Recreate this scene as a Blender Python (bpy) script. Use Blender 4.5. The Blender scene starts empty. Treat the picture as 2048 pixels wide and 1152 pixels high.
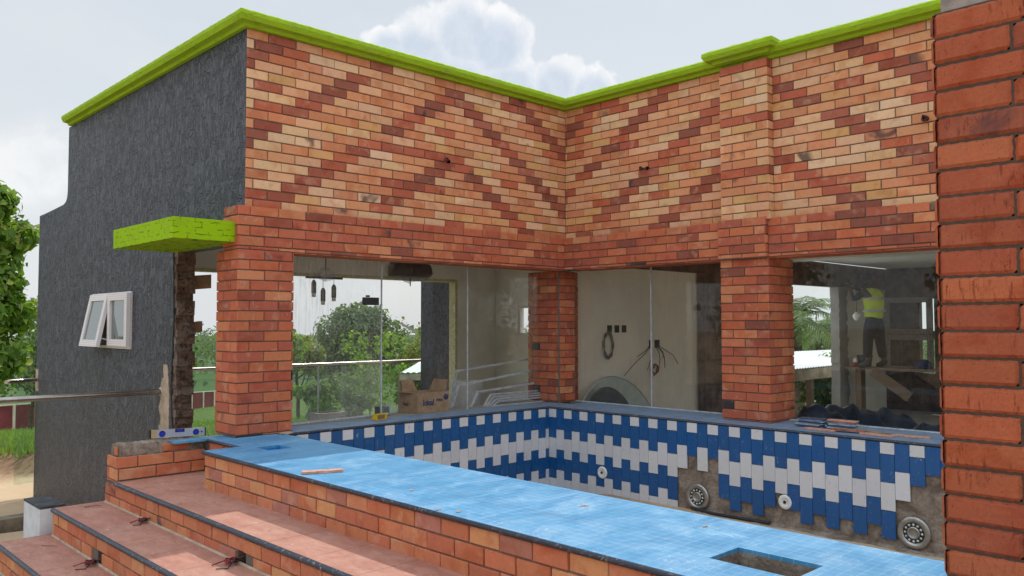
import bpy, math, random
import numpy as np
from mathutils import Vector, Matrix
random.seed(7); rng = np.random.default_rng(7)
SC = bpy.context.scene; COL = SC.collection
# ---------------------------------------------------------------- camera
cam = bpy.data.cameras.new('camera'); camo = bpy.data.objects.new('camera', cam); COL.objects.link(camo); SC.camera = camo
cam.sensor_width = 36; cam.lens = 1646.25/2048*36; cam.clip_start = .05; cam.clip_end = 6000
yaw, pitch, roll = math.radians(46.045), math.radians(2.461), math.radians(-.079)
fw = Vector((math.cos(pitch)*math.cos(yaw), math.cos(pitch)*math.sin(yaw), math.sin(pitch)))
rt = Vector((math.sin(yaw), -math.cos(yaw), 0)); up = rt.cross(fw)
r2 = rt*math.cos(roll)+up*math.sin(roll); u2 = r2.cross(fw)
camo.matrix_world = Matrix(((r2.x, u2.x, -fw.x, -6.701), (r2.y, u2.y, -fw.y, -6.102), (r2.z, u2.z, -fw.z, .875), (0, 0, 0, 1)))
SC.render.resolution_x = 1024; SC.render.resolution_y = 576
SC.view_settings.view_transform = 'Standard'; SC.view_settings.look = 'None'; SC.view_settings.gamma = 1
SC.view_settings.exposure = 0.0
SC.cycles.max_bounces = 8; SC.cycles.transparent_max_bounces = 24; SC.cycles.diffuse_bounces = 4
# ---------------------------------------------------------------- sun + sky
SUNV = Vector((.60, .345, 1.0)).normalized()
ELEV = math.asin(SUNV.z); AZ = math.atan2(SUNV.x, SUNV.y)
sun = bpy.data.lights.new('sun', 'SUN'); sun.energy = 2.7; sun.angle = math.radians(.6); sun.color = (1, .95, .87)
suno = bpy.data.objects.new('sun', sun); COL.objects.link(suno)
suno.rotation_euler = SUNV.to_track_quat('Z', 'Y').to_euler()
W = bpy.data.worlds.new('World'); SC.world = W; W.use_nodes = True
nt = W.node_tree; nt.nodes.clear()
class G:
    """tiny node helper"""
    def __init__(s, tree): s.t = tree
    def n(s, typ, **kw):
        nd = s.t.nodes.new(typ)
        for k, v in kw.items():
            if k.startswith('_'): setattr(nd, k[1:], v)
        return nd
    def L(s, a, b): s.t.links.new(a, b)
    def setin(s, nd, i, v):
        if v is None: return
        if hasattr(v, 'links') or isinstance(v, bpy.types.NodeSocket): s.L(v, nd.inputs[i])
        else: nd.inputs[i].default_value = v
    def m(s, op, a, b=None, c=None, clamp=False):
        nd = s.t.nodes.new('ShaderNodeMath'); nd.operation = op; nd.use_clamp = clamp
        s.setin(nd, 0, a); s.setin(nd, 1, b); s.setin(nd, 2, c); return nd.outputs[0]
    def vm(s, op, a, b=None, out=0):
        nd = s.t.nodes.new('ShaderNodeVectorMath'); nd.operation = op
        s.setin(nd, 0, a); s.setin(nd, 1, b); return nd.outputs[out]
    def mix(s, f, a, b, mode='MIX'):
        nd = s.t.nodes.new('ShaderNodeMix'); nd.data_type = 'RGBA'; nd.blend_type = mode
        s.setin(nd, 0, f)
        for i, v in ((6, a), (7, b)):
            if isinstance(v, (tuple, list)): v = (*v[:3], 1)
            s.setin(nd, i, v)
        return nd.outputs[2]
    def noise(s, vec, scale, detail=4, rough=.5, dist=0., out=0):
        nd = s.t.nodes.new('ShaderNodeTexNoise')
        if vec is not None: s.L(vec, nd.inputs['Vector'])
        nd.inputs['Scale'].default_value = scale; nd.inputs['Detail'].default_value = detail
        nd.inputs['Roughness'].default_value = rough; nd.inputs['Distortion'].default_value = dist
        return nd.outputs[out]
    def ss(s, x, a, b, lo=0., hi=1.):
        nd = s.t.nodes.new('ShaderNodeMapRange'); nd.interpolation_type = 'SMOOTHSTEP'
        s.setin(nd, 0, x); nd.inputs[1].default_value = a; nd.inputs[2].default_value = b
        nd.inputs[3].default_value = lo; nd.inputs[4].default_value = hi; return nd.outputs[0]
    def scale(s, v, sx, sy, sz): return s.vm('MULTIPLY', v, (sx, sy, sz))
def pixdir(x, y):
    v = r2*((x-1024)/1646.25)+u2*(-(y-576)/1646.25)+fw; return v.normalized()
g = G(nt)
tc = g.n('ShaderNodeTexCoord').outputs['Generated']
dirn = g.vm('NORMALIZE', tc)
sky = g.n('ShaderNodeTexSky'); sky.sky_type = 'NISHITA'; sky.sun_disc = False
sky.sun_elevation = ELEV; sky.sun_rotation = AZ; sky.air_density = 1.2; sky.dust_density = 3.5; sky.ozone_density = 1.5
nish = g.vm('SCALE', sky.outputs[0]); nish.node.inputs['Scale'].default_value = .10
sep = g.n('ShaderNodeSeparateXYZ'); g.L(dirn, sep.inputs[0]); dz = sep.outputs[2]
# thin bright overcast veil: pale at the horizon, a little bluer above
veil = g.mix(g.ss(dz, 0., .55), (.86, .90, .93), (.62, .69, .78))
vn = g.noise(g.scale(dirn, 1, 1, 2.2), 2.6, 5, .55)
veil = g.mix(g.ss(vn, .35, .68), veil, (.80, .835, .87))
base = g.mix(.86, nish, veil)
# cumulus: displaced round blobs placed by world direction
def blobs(vec, lst):
    best = None
    for (px, py, rpx) in lst:
        c = pixdir(px, py); d = g.vm('DISTANCE', vec, tuple(c), out='Value')
        v = g.m('SUBTRACT', 1., g.m('DIVIDE', d, rpx/1646.25))
        best = v if best is None else g.m('MAXIMUM', best, v)
    return best
n1 = g.n('ShaderNodeTexNoise'); g.L(dirn, n1.inputs['Vector']); n1.inputs['Scale'].default_value = 20; n1.inputs['Detail'].default_value = 8; n1.inputs['Roughness'].default_value = .55
off = g.vm('SUBTRACT', n1.outputs['Color'], (.5, .5, .5))
vo = g.n('ShaderNodeTexVoronoi'); vo.feature = 'SMOOTH_F1'; g.L(dirn, vo.inputs['Vector']); vo.inputs['Scale'].default_value = 34
wv = g.vm('ADD', dirn, g.vm('MULTIPLY', off, (.058, .058, .058)))
CUM = [(775, 105, 62), (840, 120, 95), (930, 75, 85), (990, 95, 85), (900, 200, 150), (1010, 200, 110), (1110, 175, 65), (1185, 190, 62), (1100, 235, 95), (1225, 215, 40)]
b0 = blobs(dirn, CUM); b = blobs(wv, CUM)
b = g.m('ADD', b, g.m('MULTIPLY', g.m('SUBTRACT', .35, vo.outputs['Distance']), .22))
mask = g.ss(b, -.02, .16)
n2 = g.noise(wv, 11, 5, .55)
core = g.ss(g.m('ADD', b0, g.m('MULTIPLY', g.m('SUBTRACT', n2, .5), .75)), .16, .62)
billow = g.ss(g.noise(wv, 30, 5, .6), .35, .65)
ccol = g.mix(core, g.mix(billow, (.86, .89, .93), (.98, .985, .99)), g.mix(billow, (.62, .70, .82), (.70, .77, .87)))
vis = g.mix(g.m('MULTIPLY', mask, .92), base, ccol)
bl_ = blobs(wv, [(70, 300, 70), (10, 330, 75), (90, 345, 55), (20, 380, 50)])
n3_ = g.noise(wv, 9, 5, .55); lcol = g.mix(g.ss(n3_, .4, .62), (.93, .945, .955), (.74, .78, .83))
vis = g.mix(g.ss(bl_, -.1, .6, 0, .85), vis, lcol)
# sky brightened out of view, behind the camera and overhead, to fill shaded walls
dd = g.vm('DOT_PRODUCT', dirn, tuple(Vector((.72, .69, -.05)).normalized()), out='Value')
bk = g.ss(dd, .55, -.35)
hi = g.ss(dz, .45, .85)
boost = g.m('ADD', 1., g.m('ADD', g.m('MULTIPLY', bk, .74), g.m('MULTIPLY', hi, .42)))
fin = g.vm('SCALE', vis); g.L(boost, fin.node.inputs['Scale'])
bg = g.n('ShaderNodeBackground'); g.L(fin, bg.inputs[0]); bg.inputs[1].default_value = 1.0
wo = g.n('ShaderNodeOutputWorld'); g.L(bg.outputs[0], wo.inputs[0])

# ---------------------------------------------------------------- materials
def lin(c):
    return tuple(((v/255)/12.92 if v <= 10 else ((v/255+.055)/1.055)**2.4) for v in c)
def newmat(name):
    m = bpy.data.materials.new(name); m.use_nodes = True; m.node_tree.nodes.clear()
    gg = G(m.node_tree); bs = gg.n('ShaderNodeBsdfPrincipled'); o = gg.n('ShaderNodeOutputMaterial')
    gg.L(bs.outputs[0], o.inputs[0]); gg.bs = bs; gg.out = o; gg.mat = m
    gg.pos = gg.n('ShaderNodeNewGeometry').outputs['Position']
    return gg
def setp(gg, **kw):
    for k, v in kw.items():
        k = k.replace('_', ' ')
        k = {'Base': 'Base Color', 'Spec': 'Specular IOR Level'}.get(k, k)
        if isinstance(v, (tuple, list)): v = (*v[:3], 1)
        gg.setin(gg.bs, k, v)
def bump(gg, h, strength=.4, dist=.004, normal=None):
    nd = gg.n('ShaderNodeBump'); nd.inputs['Strength'].default_value = strength; nd.inputs['Distance'].default_value = dist
    gg.L(h, nd.inputs['Height'])
    if normal: gg.L(normal, nd.inputs['Normal'])
    gg.L(nd.outputs[0], gg.bs.inputs['Normal']); return nd.outputs[0]
def plain(name, c, rough=.6, metal=0., var=.12, sc=12., bmp=.15, bd=.002, spec=.4):
    gg = newmat(name); n = gg.noise(gg.pos, sc, 5, .6)
    c2 = tuple(v*(1-var*1.6) for v in c); c1 = tuple(min(1, v*(1+var)) for v in c)
    setp(gg, Base=gg.mix(gg.ss(n, .3, .7), c2, c1), Roughness=rough, Metallic=metal, Spec=spec)
    if bmp: bump(gg, gg.noise(gg.pos, sc*6, 4, .6), bmp, bd)
    return gg.mat
def brick_mat(name, soot=.35, chalk=.3, sc=1., streak=0., pale=.55):
    gg = newmat(name); at = gg.n('ShaderNodeAttribute', _attribute_name='col'); c = at.outputs['Color']; rid = at.outputs['Alpha']
    p = gg.pos
    def n4(scale, k, det=3, dist=.3):
        nd = gg.n('ShaderNodeTexNoise'); nd.noise_dimensions = '4D'; gg.L(p, nd.inputs['Vector']); gg.L(gg.m('MULTIPLY', rid, k), nd.inputs['W'])
        nd.inputs['Scale'].default_value = scale; nd.inputs['Detail'].default_value = det; nd.inputs['Distortion'].default_value = dist; return nd.outputs[0]
    a_ = n4(7*sc, 91.); b_ = n4(8*sc, 57.); d_ = n4(3.6*sc, 173., 3, .8); n2 = gg.noise(p, 60*sc, 4, .6); n = gg.noise(p, 15*sc, 5, .62, .4)
    c = gg.mix(gg.ss(a_, .50, .66, 0, .50), c, gg.mix(1., c, (.80, .52, .40), 'MULTIPLY'))
    c = gg.mix(gg.ss(b_, .56, .68, 0, pale), c, gg.mix(.55, c, (.60, .38, .24)))
    c = gg.mix(gg.ss(n, .42, .66, 0, .4), c, gg.mix(1., c, (1.18, 1.1, 1.), 'MULTIPLY'))
    c = gg.mix(gg.ss(n2, .35, .7, 0, .3), c, gg.mix(1., c, (.72, .68, .68), 'MULTIPLY'))
    c = gg.mix(gg.m('MULTIPLY', gg.ss(d_, .58, .70, 0, .8), gg.ss(rid, .80, .83)), c, (.06, .035, .04))
    s = gg.noise(gg.scale(p, 1, 1, .35), 38*sc, 3, .7, 1.); s2 = gg.noise(p, 3.3, 2, .5)
    c = gg.mix(gg.m('MULTIPLY', gg.ss(s, .60, .70), gg.ss(s2, .45, .6, 0, chalk)), c, (.55, .42, .36))
    if streak:
        k_ = gg.noise(gg.scale(p, 1, 1, .16), 75, 4, .7, .4); c = gg.mix(gg.m('MULTIPLY', gg.ss(k_, .52, .66, 0, streak), gg.ss(n4(5, 31.), .46, .6)), c, gg.mix(1., c, (.42, .28, .25), 'MULTIPLY'))
        c = gg.mix(gg.ss(gg.noise(p, 240, 3, .7), .3, .7, 0, .35), c, gg.mix(1., c, (1.35, 1.3, 1.25), 'MULTIPLY'))
    sp = gg.noise(p, 170, 2, .5)
    c = gg.mix(gg.ss(sp, .66, .74, 0, soot), c, gg.mix(1., c, (.25, .2, .2), 'MULTIPLY'))
    setp(gg, Base=c, Roughness=.8, Spec=.2)
    bump(gg, gg.m('ADD', gg.noise(p, 90, 5, .65), gg.m('MULTIPLY', gg.noise(p, 14, 3, .5), 1.2)), .4, .003)
    return gg.mat
M_brick = brick_mat('fired_brick')
M_brick_near = brick_mat('fired_brick_close', soot=.9, chalk=.04, sc=1.3, streak=.75, pale=.08)
gg = newmat('mortar'); n = gg.noise(gg.pos, 40, 4, .6)
setp(gg, Base=gg.mix(n, (.10, .075, .062), (.23, .185, .155)), Roughness=.95, Spec=.1); bump(gg, gg.noise(gg.pos, 120, 4, .6), .5, .004); M_mortar = gg.mat
gg = newmat('raw_cement'); p = gg.pos; n = gg.noise(p, 6, 6, .65, .6); n2 = gg.noise(p, 38, 4, .6)
c = gg.mix(gg.ss(n, .3, .7), (.15, .115, .09), (.36, .30, .245)); c = gg.mix(gg.ss(n2, .4, .7, 0, .4), c, (.10, .075, .06))
setp(gg, Base=c, Roughness=.93, Spec=.15)
bump(gg, gg.m('ADD', gg.noise(p, 22, 6, .7, .5), n2), .8, .012); M_cement = gg.mat
gg = newmat('mud_render'); p = gg.pos
n = gg.noise(p, 7, 7, .72, .8); c = gg.mix(gg.ss(n, .3, .7), (.07, .045, .035), (.26, .18, .14)); c = gg.mix(gg.ss(gg.noise(p, 4, 3, .6), .55, .6, 0, .6), c, (.24, .20, .175))
crk = gg.ss(gg.m('ABSOLUTE', gg.m('SUBTRACT', gg.noise(gg.scale(p, 1, 1, 1.3), 8, 5, .7, 1.2), .5)), .0, .013, .75, 0.)
c = gg.mix(crk, c, (.03, .02, .016)); setp(gg, Base=c, Roughness=.95, Spec=.1)
bump(gg, gg.m('SUBTRACT', gg.noise(p, 16, 7, .72), crk), .9, .02); M_mud = gg.mat
# textured dark emulsion with comb scratches
def scratch_mat(name, c_lo, c_hi, rough=.55, dist=.010):
    gg = newmat(name); p = gg.pos
    q = gg.vm('ADD', p, gg.vm('MULTIPLY', gg.noise(p, 13, 3, .6, 0, 1), (.035, .035, .035)))
    def line(vec, w):
        n_ = gg.noise(vec, 1., 2, .55); return gg.ss(gg.m('ABSOLUTE', gg.m('SUBTRACT', n_, .5)), 0., w, 1., 0.)
    vl = line(gg.scale(q, 19, 19, 5.5), .07); v2 = line(gg.scale(q, 38, 38, 8), .08); hl = line(gg.scale(q, 3.6, 3.6, 15), .05)
    selv = gg.ss(gg.noise(p, 8, 2, .5), .36, .5); selh = gg.ss(gg.noise(p, 10, 2, .5), .48, .58)
    ln = gg.m('MAXIMUM', gg.m('MULTIPLY', vl, selv), gg.m('MAXIMUM', gg.m('MULTIPLY', hl, selh), gg.m('MULTIPLY', v2, .6)))
    c = gg.mix(gg.ss(gg.noise(gg.scale(p, 3, 3, 1), 3, 5, .65), .3, .7), c_hi, tuple(v*.72 for v in c_hi)); c = gg.mix(gg.m('MULTIPLY', ln, .85), c, c_lo)
    dust = gg.ss(gg.noise(gg.scale(p, 1, 1, .3), 24, 5, .75), .60, .78, 0, .13)
    c = gg.mix(dust, c, (.30, .28, .27))
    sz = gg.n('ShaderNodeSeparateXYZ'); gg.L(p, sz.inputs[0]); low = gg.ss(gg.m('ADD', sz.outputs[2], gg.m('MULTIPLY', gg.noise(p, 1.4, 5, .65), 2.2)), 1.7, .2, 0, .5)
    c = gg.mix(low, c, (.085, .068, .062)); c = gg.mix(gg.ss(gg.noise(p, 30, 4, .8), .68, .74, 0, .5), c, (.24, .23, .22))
    setp(gg, Base=c, Roughness=rough, Spec=.38); bump(gg, gg.m('SUBTRACT', gg.m('MULTIPLY', gg.noise(p, 45, 4, .65), .5), ln), .8, dist); return gg.mat
M_black = scratch_mat('dark_textured_render', (.010, .011, .015), (.088, .092, .115), .5, .016)
def green_mat(name, c):
    gg = newmat(name); p = gg.pos
    q = gg.vm('ADD', p, gg.vm('MULTIPLY', gg.noise(p, 9, 3, .6, 0, 1), (.05, .05, .05)))
    a = gg.noise(gg.scale(q, 10, 10, 90), 1., 4, .6); vv = gg.ss(a, .34, .46)
    c2 = gg.mix(vv, tuple(v*.86 for v in c), c); c2 = gg.mix(gg.ss(gg.noise(p, 3, 4, .6), .4, .75, 0, .3), c2, tuple(v*1.25 for v in c))
    c2 = gg.mix(gg.ss(gg.noise(p, 5, 6, .7), .5, .75, 0, .3), c2, (.30, .36, .12)); c2 = gg.mix(gg.ss(gg.noise(gg.scale(p, 1, 1, .3), 26, 4, .7), .58, .7, 0, .22), c2, tuple(v*.6 for v in c))
    setp(gg, Base=c2, Roughness=.85, Spec=.12); bump(gg, gg.m('ADD', vv, gg.noise(p, 60, 5, .6)), .5, .008); return gg.mat
M_green = green_mat('lime_green_paint', (.29, .46, .022))
gg = newmat('lime_green_grooved'); p = gg.pos; c = (.28, .47, .006)
q = gg.vm('ADD', p, gg.vm('MULTIPLY', gg.noise(p, 12, 2, .6, 0, 1), (.035, .035, .035)))
br = gg.n('ShaderNodeTexBrick'); sw = gg.n('ShaderNodeSeparateXYZ'); gg.L(q, sw.inputs[0]); cb = gg.n('ShaderNodeCombineXYZ')
gg.L(gg.m('ADD', sw.outputs[0], sw.outputs[1]), cb.inputs[0]); gg.L(sw.outputs[2], cb.inputs[1]); gg.L(cb.outputs[0], br.inputs[0])
br.inputs['Scale'].default_value = 1; br.inputs['Brick Width'].default_value = .11; br.inputs['Row Height'].default_value = .045; br.inputs['Mortar Size'].default_value = .003
brk = gg.m('MULTIPLY', br.outputs['Fac'], gg.ss(gg.noise(p, 17, 3, .6), .50, .58))
setp(gg, Base=gg.mix(gg.m('MULTIPLY', brk, .8), gg.mix(gg.ss(gg.noise(p, 6, 6, .7), .45, .75, 0, .4), c, (.20, .33, .02)), (.07, .13, .005)), Roughness=.8, Spec=.12)
bump(gg, gg.m('SUBTRACT', gg.noise(p, 40, 4, .6), gg.m('MULTIPLY', brk, 2.)), .7, .006); M_green2 = gg.mat
M_beige = plain('beige_plaster', (.80, .75, .655), .85, var=.06, sc=1.5, bmp=.1)
M_ceiling = plain('white_ceiling', (.78, .77, .73), .9, var=.05, sc=1.)
M_floorc = plain('screed_floor', (.55, .53, .49), .9, var=.1, sc=2.)
M_greyw = plain('grey_plaster', (.33, .315, .29), .9, var=.1, sc=2.)
M_dkbeam = plain('raw_brown_block', (.13, .085, .065), .95, var=.35, sc=6, bmp=.7, bd=.01)
M_foam = plain('yellow_foam', (.60, .56, .32), .8, var=.15, sc=20)
# glazed tiles
def tile_mat(name, c, dirt=.25):
    gg = newmat(name); p = gg.pos
    sp = gg.noise(gg.scale(p, 1, 1, .5), 42, 4, .75, .8); s2 = gg.noise(p, 4, 3, .6)
    cc = gg.mix(gg.m('MULTIPLY', gg.ss(sp, .61, .67), gg.ss(s2, .42, .58, 0, dirt*3)), c, (.28, .22, .18) if c[0] > .3 else (.25, .36, .42))
    cc = gg.mix(gg.ss(gg.noise(p, 2.5, 4, .6), .4, .75, 0, .18), cc, tuple(v*.7 for v in c))
    at = gg.n('ShaderNodeAttribute', _attribute_name='col'); cc = gg.mix(1., cc, at.outputs['Color'], 'MULTIPLY')
    setp(gg, Base=cc, Roughness=gg.ss(s2, .2, .8, .18, .5), Spec=.5); return gg.mat
M_blue = tile_mat('blue_glazed_tile', (.010, .085, .26)); M_white = tile_mat('white_glazed_tile', (.60, .61, .64))
M_trim = newmat('dark_bullnose'); gg = M_trim; p = gg.pos
sp = gg.m('MULTIPLY', gg.ss(gg.noise(p, 45, 5, .8, .6), .56, .64, 0, .8), gg.ss(gg.noise(p, 4, 3, .6), .40, .58, .15, 1.))
setp(gg, Base=gg.mix(sp, (.018, .028, .048), (.38, .36, .33)), Roughness=.42, Spec=.5); bump(gg, gg.noise(p, 70, 4, .6), .4, .003); M_trim = gg.mat
# sky-blue mosaic-print slab tiles
def mosaic(name, dusty, spec=.5):
    gg = newmat(name); p = gg.pos
    s = gg.n('ShaderNodeSeparateXYZ'); gg.L(p, s.inputs[0])
    def grid(step, w, ox=0., oy=0.):
        out = None
        for k, o in ((0, ox), (1, oy)):
            f = gg.m('FRACT', gg.m('DIVIDE', gg.m('ADD', s.outputs[k], o+50.), step))
            d = gg.m('MULTIPLY', gg.m('MINIMUM', f, gg.m('SUBTRACT', 1., f)), step)
            l = gg.ss(d, w*.5, w*1.1, 1., 0.)
            out = l if out is None else gg.m('MAXIMUM', out, l)
        return out
    fine = grid(.05, .0022); joint = grid(.60, .0016, .13, .275)
    wob = gg.noise(p, 30, 2, .5)
    c = gg.mix(gg.ss(gg.noise(p, 5, 4, .6), .3, .7), (.035, .215, .42), (.062, .27, .48))
    c = gg.mix(gg.m('MULTIPLY', fine, gg.ss(wob, .3, .6, .15, .55)), c, (.25, .46, .64))
    d1 = gg.noise(gg.scale(p, 1, 1.6, 1), 3.2, 6, .68, .7)
    c = gg.mix(gg.ss(d1, .45, .80, 0, dusty), c, (.42, .54, .60))
    dr = gg.ss(gg.noise(p, 14, 5, .75, .5), .64, .74, 0, .35); c = gg.mix(dr, c, (.60, .62, .58))
    c = gg.mix(gg.m('MULTIPLY', joint, .85), c, gg.mix(gg.ss(gg.noise(p, 1.3, 2, .5), .5, .56), (.07, .10, .12), (.42, .30, .18)))
    sc_ = gg.ss(gg.m('ABSOLUTE', gg.m('SUBTRACT', gg.noise(gg.scale(p, 1, .5, 1), 7, 3, .6, 1.5), .5)), 0., .006, .5, 0.); c = gg.mix(gg.m('MULTIPLY', sc_, gg.ss(d1, .45, .6)), c, (.60, .66, .66))
    dots = gg.ss(gg.noise(p, 95, 2, .5), .74, .78, 0, .8); c = gg.mix(dots, c, (.18, .14, .1))
    setp(gg, Base=c, Roughness=gg.ss(d1, .3, .8, .38, .75), Spec=spec); return gg.mat
M_mosaic = mosaic('sky_blue_mosaic_tile', .34)
gg = newmat('red_floor_tile'); p = gg.pos; s = gg.n('ShaderNodeSeparateXYZ'); gg.L(p, s.inputs[0])
f = gg.m('FRACT', gg.m('DIVIDE', gg.m('ADD', s.outputs[1], 50.13), .40)); d = gg.m('MULTIPLY', gg.m('MINIMUM', f, gg.m('SUBTRACT', 1., f)), .40); jl = gg.ss(d, .002, .004, 1., 0.)
n = gg.noise(gg.scale(p, 1.5, .6, 1), 9, 6, .7, .8)
c = gg.mix(gg.ss(n, .3, .7), (.34, .145, .105), (.45, .225, .165)); c = gg.mix(gg.ss(gg.noise(p, 2.3, 5, .65), .42, .75, 0, .4), c, (.50, .35, .28))
c = gg.mix(gg.ss(gg.noise(gg.scale(p, 1, .4, 1), 34, 5, .8), .59, .70, 0, .75), c, (.58, .47, .40)); c = gg.mix(gg.ss(gg.noise(gg.scale(p, 1.4, .5, 1), 17, 6, .8, .6), .53, .66, 0, .3), c, (.20, .08, .06)); c = gg.mix(gg.m('MULTIPLY', jl, .8), c, (.16, .10, .08))
setp(gg, Base=c, Roughness=.62, Spec=.35); bump(gg, gg.m('SUBTRACT', gg.noise(p, 25, 5, .6), jl), .3, .003); M_tread = gg.mat
M_steel = plain('stainless_steel', (.42, .385, .36), .28, 1., var=.1, sc=8, bmp=.05)
M_steel2 = plain('brushed_steel', (.40, .40, .385), .38, .9, var=.12, sc=18, bmp=.1)
M_alu = plain('grey_aluminium', (.50, .53, .58), .5, .1, var=.15, sc=20)
M_dark = plain('dark_plastic', (.025, .027, .03), .5, var=.2)
M_whitepl = plain('white_plastic', (.70, .71, .68), .45, var=.05)
M_led = plain('led_lens', (.55, .57, .56), .15, .3, var=.2, sc=30)
M_card = newmat('cardboard'); gg = M_card; p = gg.pos
c = gg.mix(gg.ss(gg.noise(p, 14, 5, .65), .3, .7), (.27, .18, .11), (.38, .26, .165)); c = gg.mix(gg.ss(gg.noise(p, 70, 4, .8), .66, .72, 0, .6), c, (.55, .47, .38))
setp(gg, Base=c, Roughness=.9, Spec=.1); M_card = gg.mat
M_ink = plain('printed_ink', (.02, .03, .12), .7, var=.2); M_whiteink = plain('pale_ink', (.5, .5, .52), .7)
M_wood = newmat('rough_wood'); gg = M_wood; p = gg.pos
c = gg.mix(gg.noise(gg.scale(p, 4, 4, 30), 2, 5, .6, 1.), (.13, .085, .055), (.30, .215, .15)); setp(gg, Base=c, Roughness=.85, Spec=.2); M_wood = gg.mat
M_upvc = newmat('masked_window_frame'); gg = M_upvc; p = gg.pos   # white profile under printed protective film
s = gg.n('ShaderNodeSeparateXYZ'); gg.L(p, s.inputs[0])
st = gg.m('SINE', gg.m('MULTIPLY', gg.m('ADD', s.outputs[2], gg.m('MULTIPLY', s.outputs[1], .0)), 300.)); dt = gg.m('SINE', gg.m('MULTIPLY', s.outputs[1], 420.))
mk = gg.m('MULTIPLY', gg.ss(st, .35, .7), gg.ss(dt, -.2, .3))
c = gg.mix(gg.m('MULTIPLY', mk, .62), (.66, .65, .65), (.42, .10, .12)); setp(gg, Base=c, Roughness=.45, Spec=.4); M_upvc = gg.mat
M_rubber = plain('black_rubber', (.015, .015, .016), .7)
M_wirer = plain('red_wire', (.22, .012, .02), .5, var=.3); M_wireb = plain('black_wire', (.02, .018, .018), .5); M_wireg = plain('grey_cable', (.16, .15, .14), .6)
M_vest = plain('hi_vis_yellow', (.52, .68, .02), .7, var=.12, sc=6); M_silver = plain('reflective_tape', (.45, .47, .46), .4)
M_trous = plain('navy_work_trousers', (.016, .018, .028), .85, var=.2); M_shirt = plain('navy_shirt', (.02, .022, .04), .85)
M_skin = plain('dark_skin', (.085, .045, .03), .55, var=.1, bmp=.05); M_capm = plain('blue_cap_cloth', (.01, .02, .10), .8)
M_yel = plain('yellow_sponge', (.62, .42, .02), .9, var=.2, sc=60, bmp=.6); M_brownp = plain('brown_pad', (.22, .12, .06), .9)
M_whitewash = plain('whitewashed_concrete', (.58, .60, .62), .9, var=.08, sc=9, bmp=.5, bd=.006)
M_blktop = plain('dark_wet_cement', (.06, .062, .068), .8, var=.35, sc=14, bmp=.6, bd=.006)
M_patch = plain('tan_cement_patch', (.42, .33, .24), .95, var=.15, sc=10, bmp=.6, bd=.006)
M_roofw = plain('white_sheet_roof', (.78, .79, .80), .4, .2, var=.05, sc=1); M_fascia = plain('weathered_fascia', (.42, .37, .29), .85, var=.25, sc=3)
M_maroon = plain('maroon_wall_paint', (.19, .035, .040), .8, var=.15, sc=.8); M_cream = plain('cream_wall_paint', (.60, .54, .42), .8, var=.1, sc=1)
M_bark = plain('bark', (.10, .075, .05), .95, var=.3, sc=6, bmp=.8, bd=.02)
def glass_mat(name, tint=(.93, .97, .95), dirt=.06, refl=1.):
    gg = newmat(name); m = gg.t; gg.t.nodes.remove(gg.bs)
    tr = gg.n('ShaderNodeBsdfTransparent'); tr.inputs[0].default_value = (*tint, 1)
    gl = gg.n('ShaderNodeBsdfGlossy'); gl.inputs['Roughness'].default_value = .01; gl.inputs[0].default_value = (1, 1, 1, 1)
    fr = gg.n('ShaderNodeFresnel'); fr.inputs[0].default_value = 1.45
    ms = gg.n('ShaderNodeMixShader'); gg.L(gg.m('MULTIPLY', fr.outputs[0], refl), ms.inputs[0]); gg.L(tr.outputs[0], ms.inputs[1]); gg.L(gl.outputs[0], ms.inputs[2])
    df = gg.n('ShaderNodeBsdfDiffuse'); df.inputs[0].default_value = (.56, .56, .54, 1)
    p = gg.pos
    st = gg.noise(gg.scale(p, 30, 30, 2.2), 1.6, 4, .7); bl = gg.noise(p, 1.7, 3, .6); sp = gg.noise(gg.scale(p, 1, 1, .45), 70, 3, .8, .5)
    d = gg.m('ADD', gg.m('MULTIPLY', gg.ss(st, .45, .75), gg.ss(bl, .42, .62, .2*dirt, 2.6*dirt)), gg.m('MULTIPLY', gg.ss(sp, .69, .73), gg.ss(bl, .35, .7, dirt*1.5, dirt*6)))
    d = gg.m('ADD', d, dirt*.35, clamp=True)
    m2 = gg.n('ShaderNodeMixShader'); gg.L(d, m2.inputs[0]); gg.L(ms.outputs[0], m2.inputs[1]); gg.L(df.outputs[0], m2.inputs[2])
    gg.L(m2.outputs[0], gg.out.inputs[0]); return gg.mat
M_glass = glass_mat('dusty_glass', tint=(.97, .99, .98), dirt=.014, refl=.28); M_glassA = glass_mat('streaky_glass', tint=(.98, .985, .98), dirt=.11, refl=.22); M_glassA2 = glass_mat('lightly_dusty_glass', tint=(.99, .985, .97), dirt=.03, refl=.09); M_glassB = glass_mat('speckled_glass', tint=(.99, .98, .965), dirt=.02, refl=.35); M_glassr = glass_mat('railing_glass', (.90, .97, .93), dirt=.03)
M_glassw = newmat('reflective_window_glass'); setp(M_glassw, Base=(.06, .09, .085), Roughness=.03, Metallic=.0, Spec=1.); M_glassw.bs.inputs['IOR'].default_value = 2.2; M_glassw = M_glassw.mat
M_film = newmat('clear_plastic_film'); gg = M_film; setp(gg, Base=(.55, .6, .62), Roughness=.25, Alpha=.22, Spec=.6); bump(gg, gg.noise(gg.pos, 40, 4, .6), .9, .01); M_film = gg.mat

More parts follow.
